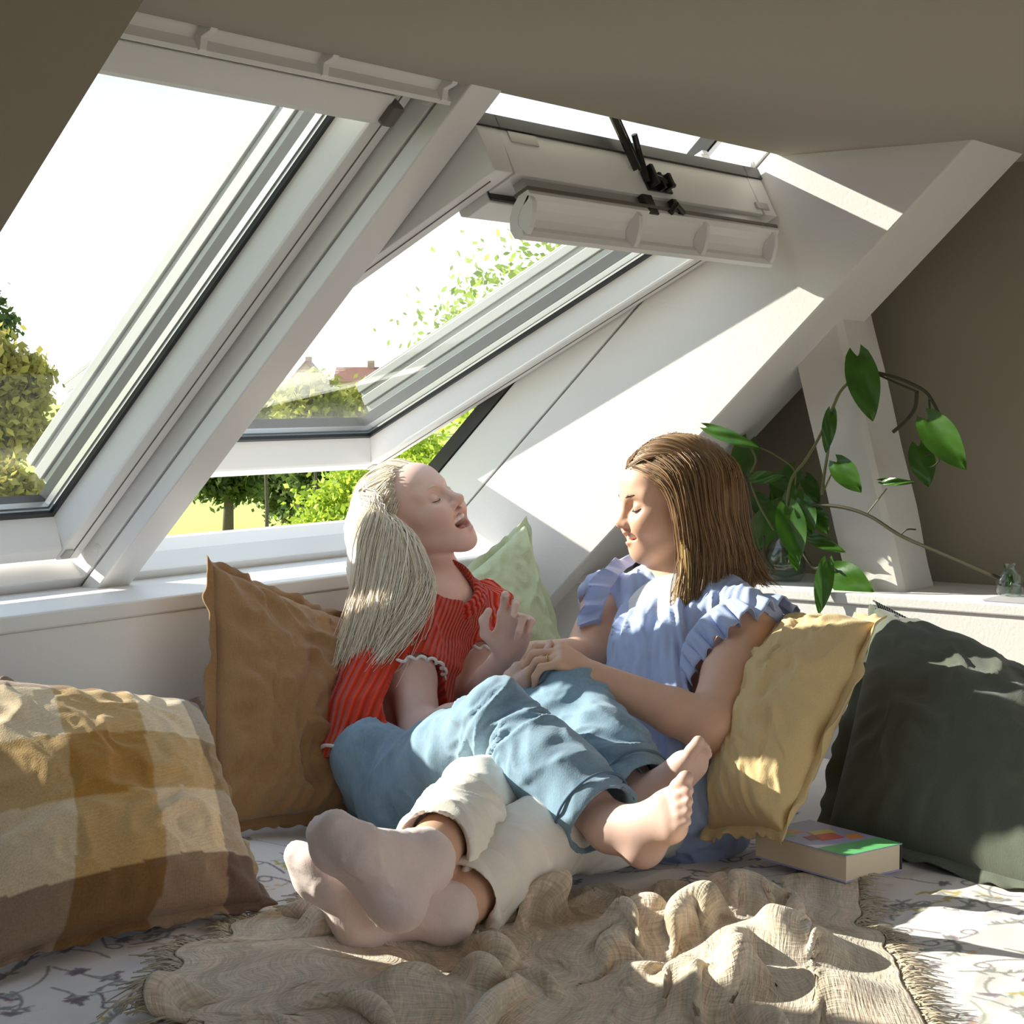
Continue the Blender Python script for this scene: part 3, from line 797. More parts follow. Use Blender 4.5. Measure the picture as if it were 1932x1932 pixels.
    V = np.stack([X.ravel(), Y.ravel(), z.ravel()], -1) - o
    ny_, nx_ = X.shape; idx = np.arange(nx_ * ny_).reshape(ny_, nx_)
    q = np.stack([idx[:-1, :-1], idx[:-1, 1:], idx[1:, 1:], idx[1:, :-1]], -1).reshape(-1, 4)
    fast('printed_sheet', V, q, M['sheet'], root, True, col)
    m = MB(); m.box(1.09 - 2.2, 3.395 - 2.2, 0.40 - 1.4, 2.385 - 1.4, 0.33, 0.66)
    m.build('mattress', M['wall'], root, bevel=0.03)
    return xs, ys, z
BX, BY, BZ = bed()
def bedz(x, y):
    return float(BZ[min(np.searchsorted(BY, y), len(BY) - 1), min(np.searchsorted(BX, x), len(BX) - 1)])

# ------------------------------------------------------------------ crumpled throw
def mat_throw():
    m, nt, b = new_mat('woven_throw')
    b.inputs['Roughness'].default_value = 0.95; b.inputs['Specular IOR Level'].default_value = 0.1; b.inputs['Sheen Weight'].default_value = 0.3
    uv = nt.nodes.new('ShaderNodeAttribute'); uv.attribute_name = 'cloth'
    acc = None
    for sc, rot in (((260, 28, 1), 0), ((28, 260, 1), 0)):
        mp = nt.nodes.new('ShaderNodeMapping'); mp.inputs['Scale'].default_value = sc; nt.links.new(uv.outputs['Vector'], mp.inputs[0])
        nz = nt.nodes.new('ShaderNodeTexNoise'); nz.inputs['Scale'].default_value = 1.0; nz.inputs['Detail'].default_value = 3; nt.links.new(mp.outputs[0], nz.inputs['Vector'])
        if acc is None: acc = nz.outputs[0]
        else:
            ad = nt.nodes.new('ShaderNodeMath'); ad.operation = 'ADD'; nt.links.new(acc, ad.inputs[0]); nt.links.new(nz.outputs[0], ad.inputs[1]); acc = ad.outputs[0]
    st = nt.nodes.new('ShaderNodeMapping'); st.inputs['Scale'].default_value = (26, 1.5, 1); nt.links.new(uv.outputs['Vector'], st.inputs[0])
    sn = nt.nodes.new('ShaderNodeTexNoise'); sn.inputs['Scale'].default_value = 1.0; sn.inputs['Detail'].default_value = 2; nt.links.new(st.outputs[0], sn.inputs['Vector'])
    cr = nt.nodes.new('ShaderNodeValToRGB')
    els = cr.color_ramp.elements
    els[0].position = 0.30; els[0].color = (0.50, 0.40, 0.28, 1); els[1].position = 0.72; els[1].color = (0.86, 0.79, 0.69, 1)
    e = els.new(0.50); e.color = (0.72, 0.62, 0.48, 1); e = els.new(0.60); e.color = (0.80, 0.63, 0.48, 1)
    nt.links.new(sn.outputs[0], cr.inputs[0])
    mr = nt.nodes.new('ShaderNodeMapRange'); mr.inputs[1].default_value = 0.6; mr.inputs[2].default_value = 1.4; mr.inputs[3].default_value = 0.62; mr.inputs[4].default_value = 1.28
    nt.links.new(acc, mr.inputs[0])
    mx = nt.nodes.new('ShaderNodeMix'); mx.data_type = 'RGBA'; mx.blend_type = 'MULTIPLY'; mx.inputs[0].default_value = 1
    nt.links.new(cr.outputs[0], mx.inputs[6]); nt.links.new(mr.outputs[0], mx.inputs[7]); nt.links.new(mx.outputs[2], b.inputs['Base Color'])
    bp = nt.nodes.new('ShaderNodeBump'); bp.inputs['Strength'].default_value = 0.9; bp.inputs['Distance'].default_value = 0.003
    nt.links.new(acc, bp.inputs['Height']); nt.links.new(bp.outputs[0], b.inputs['Normal'])
    return m
M['throw'] = mat_throw()
def inpoly(px_, py_, poly):
    ins = np.zeros(px_.shape, bool); n = len(poly)
    for i in range(n):
        x1, y1 = poly[i]; x2, y2 = poly[(i + 1) % n]
        c = ((y1 > py_) != (y2 > py_)) & (px_ < (x2 - x1) * (py_ - y1) / (y2 - y1 + 1e-12) + x1)
        ins ^= c
    return ins
def segdist(px_, py_, poly):
    d = np.full(px_.shape, 9.0); n = len(poly)
    for i in range(n):
        x1, y1 = poly[i]; x2, y2 = poly[(i + 1) % n]
        dx, dy = x2 - x1, y2 - y1; t = (((px_ - x1) * dx + (py_ - y1) * dy) / (dx * dx + dy * dy + 1e-12)).clip(0, 1)
        d = np.minimum(d, np.hypot(px_ - x1 - t * dx, py_ - y1 - t * dy))
    return d
def throw():
    """the throw is a sheet, larger than the place it lies in, let fall and crumple on the bed (position-based cloth)"""
    o = np.array([2.0, 1.4, 0.53])
    root = thing('throw_blanket', 'crumpled beige woven throw with fringed ends in the foreground', 'blanket', loc=tuple(o))
    A, B_, Cc, Dd = [PZ(u, v, 0.55)[:2] for u, v in ((640, 1640), (1600, 1632), (1735, 2010), (400, 1960))]
    L0 = PZ(372, 1800, 0.55)[:2]
    NI, NJ = 176, 116                              # along image-right, towards the camera
    gi, gj = np.linspace(0, 1, NI), np.linspace(0, 1, NJ); GI, GJ = np.meshgrid(gi, gj)
    top = (1 - GI)[..., None] * A + GI[..., None] * B_; bot = (1 - GI)[..., None] * Dd + GI[..., None] * Cc
    pl = (1 - GJ)[..., None] * top + GJ[..., None] * bot
    pl += ((4 * GJ * (1 - GJ)) * np.exp(-(GI / 0.16) ** 2))[..., None] * (L0 - (A + Dd) / 2)     # bulge of the left end
    sag = np.exp(-((GI - 0.20) / 0.16) ** 2) * np.exp(-(GJ / 0.22) ** 2)                           # back edge pushed forward by the legs
    pl += sag[..., None] * (PZ(850, 1760, 0.55)[:2] - PZ(850, 1640, 0.55)[:2])
    len_i = np.linalg.norm(np.diff(pl, axis=1), axis=2).mean(); len_j = np.linalg.norm(np.diff(pl, axis=0), axis=2).mean()
    ri, rj = len_i * 1.31, len_j * 1.22            # rest lengths: more cloth than room
    p2 = np.stack([GI.ravel() * 9, GJ.ravel() * 6, GI.ravel() * 0], -1)
    wob = np.stack([fbm(p2 * 0.7, 1, 81), fbm(p2 * 0.7, 1, 82)], -1).reshape(NJ, NI, 2) * 0.022
    p2b = np.stack([GI.ravel() * 8 - GJ.ravel() * 3.0, GJ.ravel() * 3.6 + GI.ravel() * 2.5, GI.ravel() * 0], -1)
    p2c = np.stack([GI.ravel() * 5, GJ.ravel() * 8, GI.ravel() * 0], -1)
    mixw = 1 / (1 + np.exp(-(GI - 0.42) * 14))
    zn = (fbm(p2b + wob.reshape(-1, 2)[:, :1] * 30, 1, 83).reshape(NJ, NI) * mixw + fbm(p2c, 1, 84).reshape(NJ, NI) * (1 - mixw)) * 0.078
    X = np.zeros((NJ, NI, 3)); X[..., :2] = pl + wob; X[..., 2] = 0.575 + zn + 0.05 * np.exp(-((GI - 0.72) / 0.16) ** 2 - ((GJ - 0.18) / 0.22) ** 2)
    home = X.copy(); Pv = X.copy()
    MND = [(*PZ(u, v, 0.56)[:2], hh_, ww_) for u, v, hh_, ww_ in ((1400, 1665, 0.050, 0.075), (1300, 1720, 0.040, 0.07), (1480, 1760, 0.045, 0.08), (1180, 1740, 0.030, 0.07), (1560, 1850, 0.035, 0.07), (1340, 1850, 0.035, 0.08), (560, 1800, 0.022, 0.07), (760, 1860, 0.025, 0.07))]   # cloth bunched underneath
    def ground(Q):
        ix = np.searchsorted(BX, Q[..., 0]).clip(0, len(BX) - 1); iy = np.searchsorted(BY, Q[..., 1]).clip(0, len(BY) - 1)
        m_ = 0
        for cu_, cv_, hh_, ww_ in MND: m_ = m_ + hh_ * np.exp(-((Q[..., 0] - cu_) ** 2 + (Q[..., 1] - cv_) ** 2) / ww_ ** 2)
        return BZ[iy, ix] + 0.005 + m_
    def con(Q, s1, s2, rest, k):
        d = Q[s2] - Q[s1]; l = np.sqrt((d * d).sum(-1, keepdims=True)) + 1e-9
        c = 0.5 * k * (1 - rest / l) * d
        Q[s1] += c; Q[s2] -= c
    a_ = slice(None)
    sets = []
    def add(di, dj, rest, k):
        for par in (0, 1):
            if dj == 0:
                i0 = np.arange(0, NI - di); i0 = i0[(i0 // di) % 2 == par]
                sets.append(((a_, i0), (a_, i0 + di), rest, k))
            elif di == 0:
                j0 = np.arange(0, NJ - dj); j0 = j0[(j0 // dj) % 2 == par]
                sets.append(((j0, a_), (j0 + dj, a_), rest, k))
    add(1, 0, ri, 1.0); add(0, 1, rj, 1.0)
    dg = math.hypot(ri, rj)
    def shear(Q):
        for oi in (0, 1):
            for oj in (0, 1):
                s00 = (slice(oj, NJ - 1, 2), slice(oi, NI - 1, 2)); s11 = (slice(oj + 1, NJ, 2), slice(oi + 1, NI, 2))
                s01 = (slice(oj, NJ - 1, 2), slice(oi + 1, NI, 2)); s10 = (slice(oj + 1, NJ, 2), slice(oi, NI - 1, 2))
                con(Q, s00, s11, dg, 0.25); con(Q, s01, s10, dg, 0.25)
    bend = []
    def addb(n_, k):
        bend.append((n_, 0, ri * n_, k)); bend.append((0, n_, rj * n_, k))
    addb(2, 0.9); addb(4, 0.9); addb(7, 0.6)
    for step in range(95):
        V = (X - Pv) * 0.90; Pv = X.copy()
        X = X + V; X[..., 2] -= 0.0011
        for it in range(4):
            for s1, s2, rest, k in sets: con(X, s1, s2, rest, k)
            shear(X)
            for di, dj, rest, k in bend:
                if dj == 0: con_s = ((a_, slice(0, NI - di)), (a_, slice(di, NI)))
                else: con_s = ((slice(0, NJ - dj), a_), (slice(dj, NJ), a_))
                d = X[con_s[1]] - X[con_s[0]]; l = np.sqrt((d * d).sum(-1, keepdims=True)) + 1e-9
                c = 0.25 * k * np.minimum(1 - rest / l, 0) * d
                X[con_s[0]] += c; X[con_s[1]] -= c
        X[..., :2] += (home[..., :2] - X[..., :2]) * 0.05
        gz = ground(X); hit = X[..., 2] < gz
        X[..., 2] = np.where(hit, gz, X[..., 2])
        X[..., 2] = np.minimum(X[..., 2], gz + 0.085)
        Pv[hit] = X[hit] * 0.85 + Pv[hit] * 0.15
    idx = np.arange(NI * NJ).reshape(NJ, NI)
    q = np.stack([idx[:-1, :-1], idx[1:, :-1], idx[1:, 1:], idx[:-1, 1:]], -1).reshape(-1, 4)
    ob = fast('throw_cloth', X.reshape(-1, 3) - o, q, M['throw'], root, True)
    at = ob.data.attributes.new('cloth', 'FLOAT_VECTOR', 'POINT')
    cu = np.stack([GI.ravel() * NI * ri, GJ.ravel() * NJ * rj, GI.ravel() * 0], -1).astype(np.float32)
    at.data.foreach_set('vector', cu.ravel())
    sm = ob.modifiers.new('smooth', 'SMOOTH'); sm.factor = 0.5; sm.iterations = 3
    sb2 = ob.modifiers.new('sub', 'SUBSURF'); sb2.levels = 1; sb2.render_levels = 1
    so = ob.modifiers.new('thick', 'SOLIDIFY'); so.thickness = 0.004; so.offset = 1
    fb = MB(); R = np.random.RandomState(5)
    for col_, sgn in ((0, -1), (NI - 1, 1)):
        for k in range(0, NJ * 3):
            t = k / 3.0; j = min(int(t), NJ - 2); f = t - j
            b0 = X[j, col_] * (1 - f) + X[j + 1, col_] * f; inn = X[j, col_ - sgn * 2]
            d = b0 - inn; d[2] = 0; d = nz0(d) + R.normal(size=3) * 0.40; d[2] = 0
            l = R.uniform(0.018, 0.04); z0 = float(ground(b0[None])[0])
            p0 = b0 - o; p1 = p0 + d * l * 0.5 + np.array([0, 0, 0.003 * R.rand()]); p2_ = p0 + d * l; p2_[2] = z0 - o[2] + 0.001; p1[2] = (p0[2] + p2_[2]) / 2 + 0.004
            fb.tube([p0, p1, p2_], [0.0013, 0.0011, 0.0007], 4)
    fo = fb.build('fringe', M['fringe'], root, smooth=True, recalc=False); fo['kind'] = 'stuff'
def nz0(v): return v / (np.linalg.norm(v) + 1e-9)
M['fringe'] = mat_plain('fringe_yarn', (0.56, 0.48, 0.36), 0.9)
throw()

# ------------------------------------------------------------------ book
def book():
    zt = 0.574; cs = [PZ(u, v, zt) for u, v in ((1413, 1563), (1517, 1554), (1704, 1591), (1596, 1615))]
    c = cs[3].copy(); e1 = (cs[2] - cs[3]); w = np.linalg.norm(e1); e1 /= w; e2 = np.array([-e1[1], e1[0], 0.0])
    if e2 @ (cs[0] - cs[3]) < 0: e2 = -e2
    w, h = 0.128, 0.198
    z0 = 0.532; th = zt - z0
    root = thing('paperback_book', 'thick paperback book with lilac, green and red cover on the bed', 'book', loc=(c[0], c[1], z0))
    def L(x, y, z): return e1 * x + e2 * y + np.array([0, 0, z])
    def slab(x0, x1, y0, y1, a, b): return [L(x0, y0, a), L(x1, y0, a), L(x1, y1, a), L(x0, y1, a)], [L(x0, y0, b), L(x1, y0, b), L(x1, y1, b), L(x0, y1, b)]
    pg = MB(); pg.prism(*slab(0.003, w - 0.004, 0.002, h - 0.002, 0.0015, th - 0.0015)); po = pg.build('pages', M['pages'], root)
    for a, b, nm in ((0.0, 0.0014, 'back_cover'), (th - 0.0014, th, 'front_cover')):
        cv = MB(); cv.prism(*slab(0, w, 0, h, a, b)); cvo = cv.build(nm, M['lilac'], root)
    sp = MB(); sp.prism(*slab(w - 0.0035, w, 0, h, 0.001, th - 0.001)); sp.build('spine', M['spine'], root)
    fc = [o for o in root.children if o.name.startswith('front_cover')][0]
    def patch(nm, poly, mt, dz): 
        m = MB(); m.prism([L(x, y, th - 0.0002) for x, y in poly], [L(x, y, th + dz) for x, y in poly]); m.build(nm, M[mt], fc)
    patch('green_panel', [(0.0, 0.0), (w, 0.0), (w, 0.048), (0.0, 0.060)], 'bgreen', 0.0003)
    patch('pale_panel', [(0.0, 0.060), (0.045, 0.056), (0.0, 0.082)], 'bwhite', 0.00035)
    patch('red_block', [(0.040, 0.088), (0.085, 0.080), (0.092, 0.118), (0.052, 0.124)], 'bred', 0.0004)
    patch('dark_red_block', [(0.028, 0.100), (0.050, 0.096), (0.055, 0.118), (0.034, 0.122)], 'bdark', 0.0005)
    patch('orange_block', [(0.030, 0.150), (0.062, 0.146), (0.055, 0.168), (0.036, 0.166)], 'borange', 0.0004)
    patch('yellow_block', [(0.058, 0.120), (0.100, 0.112), (0.104, 0.134), (0.062, 0.142)], 'byellow', 0.00045)
    patch('lime_block', [(0.012, 0.140), (0.03, 0.135), (0.035, 0.17), (0.014, 0.172)], 'bgreen', 0.00035)
    patch('orange_block', [(0.085, 0.066), (0.112, 0.062), (0.118, 0.086), (0.094, 0.09)], 'borange', 0.0004)
for nm, c in dict(pages=(0.78, 0.66, 0.48), lilac=(0.42, 0.42, 0.72), spine=(0.05, 0.04, 0.06), bgreen=(0.16, 0.55, 0.20), bwhite=(0.75, 0.75, 0.85), bred=(0.75, 0.08, 0.05), bdark=(0.35, 0.05, 0.06), borange=(0.85, 0.35, 0.06), byellow=(0.75, 0.65, 0.12)).items():
    M[nm] = mat_plain('book_' + nm, c, 0.45 if nm != 'pages' else 0.9, var=0.03, scale=40)
book()
# ================================================================== PEOPLE: smooth implicit surfaces meshed by surface nets
def nz(v): v = np.asarray(v, float); return v / (np.linalg.norm(v) + 1e-12)
class Sdf:
    def __init__(s): s.p = []; s.paint = []
    def _add(s, fn, lo, hi, k, op): s.p.append((fn, np.array(lo), np.array(hi), k, op)); return s
    def cap(s, a, b, ra, rb, k=0.015, op='u'):
        a = np.array(a, float); b = np.array(b, float); ab = b - a; L2 = ab @ ab + 1e-12; r = max(ra, rb)
        def fn(q):
            t = ((q - a) @ ab / L2).clip(0, 1)
            e = q - a - t[:, None] * ab
            return np.sqrt(np.einsum('ij,ij->i', e, e)) - (ra + (rb - ra) * t)
        return s._add(fn, np.minimum(a, b) - r, np.maximum(a, b) + r, k, op)
    def chain(s, pts, rad, k=0.015, op='u'):
        for i in range(len(pts) - 1): s.cap(pts[i], pts[i + 1], rad[i], rad[i + 1], k if i == 0 else max(0.006, min(rad[i], rad[i + 1]) * 0.45), op)
        return s
    def ell(s, c, r, ax=None, k=0.015, op='u'):
        c = np.array(c, float); r = np.array(r, float); A = np.eye(3) if ax is None else np.array(ax, float)
        def fn(q):
            l = (q - c) @ A.T / r
            k0 = np.sqrt(np.einsum('ij,ij->i', l, l)); m = l / r
            k1 = np.sqrt(np.einsum('ij,ij->i', m, m)) + 1e-9
            return k0 * (k0 - 1) / k1
        ext = np.sqrt(((A * r[:, None]) ** 2).sum(0))
        return s._add(fn, c - ext, c + ext, k, op)
    def loft(s, cen, a, b, side, k=0.02, op='u', pw=2.0):
        """stack of ellipses along a (bent) spine: centres cen, half widths a (along side) and b (along the front)"""
        cen = np.array(cen, float); a = np.array(a, float); b = np.array(b, float)
        t = nz(cen[-1] - cen[0]); sd = nz(np.array(side) - t * (np.array(side) @ t)); fr = np.cross(t, sd)
        hh = (cen - cen[0]) @ t; lx = (cen - cen[0]) @ sd; ly = (cen - cen[0]) @ fr
        def fn(q):
            e = q - cen[0]; h = e @ t
            hc = h.clip(hh[0], hh[-1])
            A = np.interp(hc, hh, a); B = np.interp(hc, hh, b)
            x = (e @ sd - np.interp(hc, hh, lx)) / A; y = (e @ fr - np.interp(hc, hh, ly)) / B
            m = np.minimum(A, B); z = (h - hc) / m
            k0 = (np.abs(x) ** pw + np.abs(y) ** pw + np.abs(z) ** pw) ** (1.0 / pw)
            return (k0 - 1) * m
        R_ = max(a.max(), b.max())
        return s._add(fn, cen.min(0) - R_, cen.max(0) + R_, k, op)
    def spot(s, c, r, rgb, st=1.0): s.paint.append((np.array(c, float), r, np.array(rgb, float), st)); return s
    def mesh(s, h=0.004, B=22):
        lo = np.min([p[1] for p in s.p if p[4] == 'u'], 0) - 0.03; hi = np.max([p[2] for p in s.p if p[4] == 'u'], 0) + 0.03
        n = np.ceil((hi - lo) / h / B).astype(int)
        NX, NY = int(n[0] * B + 2), int(n[1] * B + 2)
        los = np.array([p[1] for p in s.p]); his = np.array([p[2] for p in s.p]); ks = np.array([p[3] for p in s.p]) + 0.012
        gi = np.arange(B + 1)
        G = np.stack(np.meshgrid(gi, gi, gi, indexing='ij'), -1).reshape(-1, 3).astype(np.float32)
        ids = []; pos = []; quads = []
        act = set()
        for j, p in enumerate(s.p):
            if p[4] != 'u': continue
            b0 = np.floor((p[1] - p[3] - lo) / h / B).astype(int).clip(0); b1 = np.floor((p[2] + p[3] - lo) / h / B).astype(int)
            for x in range(b0[0], min(b1[0] + 1, n[0])):
                for y in range(b0[1], min(b1[1] + 1, n[1])):
                    for z in range(b0[2], min(b1[2] + 1, n[2])): act.add((x, y, z))
        cor = [(0, 0, 0), (1, 0, 0), (0, 1, 0), (1, 1, 0), (0, 0, 1), (1, 0, 1), (0, 1, 1), (1, 1, 1)]
        edges = [(0, 1), (2, 3), (4, 5), (6, 7), (0, 2), (1, 3), (4, 6), (5, 7), (0, 4), (1, 5), (2, 6), (3, 7)]
        for bx, by, bz in act:
            o = np.array([bx, by, bz]) * B; bl = lo + o * h; bh = bl + B * h
            sel = np.where(np.all((los - ks[:, None] < bh) & (his + ks[:, None] > bl), axis=1))[0]
            if len(sel) == 0: continue
            def field(Q):
                D = np.full(len(Q), 0.08)
                for j in sel:
                    fn, _, _, k, op = s.p[j]
                    d = fn(Q)
                    if op == 'u':
                        t = (k - np.abs(D - d)).clip(0) / k
                        D = np.minimum(D, d) - t * t * k * 0.25
                    else:
                        d = -d; t = (k - np.abs(D - d)).clip(0) / k
                        D = np.maximum(D, d) + t * t * k * 0.25
                return D
            if abs(field((bl + bh)[None] / 2)[0]) > B * h * 1.5: continue
            D = field(bl + G * h)
            V = D.reshape(B + 1, B + 1, B + 1); I = V < 0
            if I.all() or not I.any(): continue
            c8 = [V[a:B + a, b:B + b, c:B + c] for a, b, c in cor]; i8 = [I[a:B + a, b:B + b, c:B + c] for a, b, c in cor]
            cnt = sum(x.astype(np.int8) for x in i8); mixed = (cnt > 0) & (cnt < 8)
            if mixed.any():
                m = np.argwhere(mixed); cv = [x[mixed] for x in c8]
                acc = np.zeros((len(m), 3)); nn = np.zeros(len(m))
                for e0, e1 in edges:
                    v0, v1 = cv[e0], cv[e1]; ok = (v0 < 0) != (v1 < 0)
                    t = np.where(ok, v0 / np.where(ok, v0 - v1, 1), 0)[:, None]
                    p_ = np.array(cor[e0]) * (1 - t) + np.array(cor[e1]) * t
                    acc += np.where(ok[:, None], p_, 0); nn += ok
                pos.append(bl + (m + acc / nn[:, None]) * h)
                g = m + o
                ids.append(g[:, 0] + NX * (g[:, 1] + NY * g[:, 2]))
            for ax in range(3):
                sl0 = [slice(0, B)] * 3; sl1 = [slice(0, B)] * 3; sl1[ax] = slice(1, B + 1)
                a0 = I[tuple(sl0)]; a1 = I[tuple(sl1)]
                ch = np.argwhere(a0 != a1)
                if len(ch) == 0: continue
                fl = a0[ch[:, 0], ch[:, 1], ch[:, 2]]
                g = ch + o; u_, v_ = (ax + 1) % 3, (ax + 2) % 3
                def idn(du, dv):
                    q = g.copy(); q[:, u_] += du; q[:, v_] += dv
                    return q[:, 0] + NX * (q[:, 1] + NY * q[:, 2])
                q = np.stack([idn(-1, -1), idn(0, -1), idn(0, 0), idn(-1, 0)], -1)
                q[~fl] = q[~fl][:, ::-1]
                quads.append(q)
        ids = np.concatenate(ids); pos = np.concatenate(pos); quads = np.concatenate(quads)
        order = np.argsort(ids); ids = ids[order]; pos = pos[order]
        ix = np.searchsorted(ids, quads).clip(0, len(ids) - 1); ok = np.all(ids[ix] == quads, axis=1)
        return pos, ix[ok]
    def build(s, name, mat, parent, h=0.004, base=None, disp=None, off=(0, 0, 0), smooth_it=1, colfn=None):
        V, Q = s.mesh(h)
        for _ in range(smooth_it):                       # light Laplacian fairing
            src = np.concatenate([Q[:, a] for a in (0, 1, 2, 3)] + [Q[:, b] for b in (1, 2, 3, 0)]); dst = np.concatenate([Q[:, b] for b in (1, 2, 3, 0)] + [Q[:, a] for a in (0, 1, 2, 3)])
            c = np.bincount(src, minlength=len(V)); acc = np.stack([np.bincount(src, V[dst, j], len(V)) for j in range(3)], -1)
            V = V * 0.5 + 0.5 * acc / np.maximum(c, 1)[:, None]
        fn = np.cross(V[Q[:, 2]] - V[Q[:, 0]], V[Q[:, 3]] - V[Q[:, 1]])
        N = np.stack([np.bincount(Q.T.ravel(), np.tile(fn[:, j], 4), len(V)) for j in range(3)], -1)
        N /= (np.linalg.norm(N, axis=1)[:, None] + 1e-12)
        if disp is not None: V = V + N * disp(V, N)[:, None]
        col = None
        if base is not None:
            col = np.tile(np.array(base, float), (len(V), 1))
            if colfn is not None: col = colfn(V, col)
            for c, r, rgb, st in s.paint:
                w = (st * np.exp(-(np.linalg.norm(V - c, axis=1) / r) ** 2 * 1.6))[:, None]
                col = col * (1 - w) + rgb * w
        return fast(name, V - np.array(off), Q, mat, parent, True, col)

def mat_skin(name, sss=0.12):
    m, nt, b = new_mat(name)
    at = nt.nodes.new('ShaderNodeAttribute'); at.attribute_name = 'col'
    nz_ = nt.nodes.new('ShaderNodeTexNoise'); nz_.inputs['Scale'].default_value = 60; nz_.inputs['Detail'].default_value = 3
    tc = nt.nodes.new('ShaderNodeTexCoord'); nt.links.new(tc.outputs['Object'], nz_.inputs['Vector'])
    mr = nt.nodes.new('ShaderNodeMapRange'); mr.inputs[3].default_value = 0.94; mr.inputs[4].default_value = 1.06; nt.links.new(nz_.outputs[0], mr.inputs[0])
    mx = nt.nodes.new('ShaderNodeMix'); mx.data_type = 'RGBA'; mx.blend_type = 'MULTIPLY'; mx.inputs[0].default_value = 1
    nt.links.new(at.outputs['Color'], mx.inputs[6]); nt.links.new(mr.outputs[0], mx.inputs[7]); nt.links.new(mx.outputs[2], b.inputs['Base Color'])
    b.inputs['Roughness'].default_value = 0.5; b.inputs['Specular IOR Level'].default_value = 0.35
    b.inputs['Subsurface Weight'].default_value = sss; b.inputs['Subsurface Radius'].default_value = (1.0, 0.35, 0.2); b.inputs['Subsurface Scale'].default_value = 0.008
    return m
M['skin'] = mat_skin('skin')

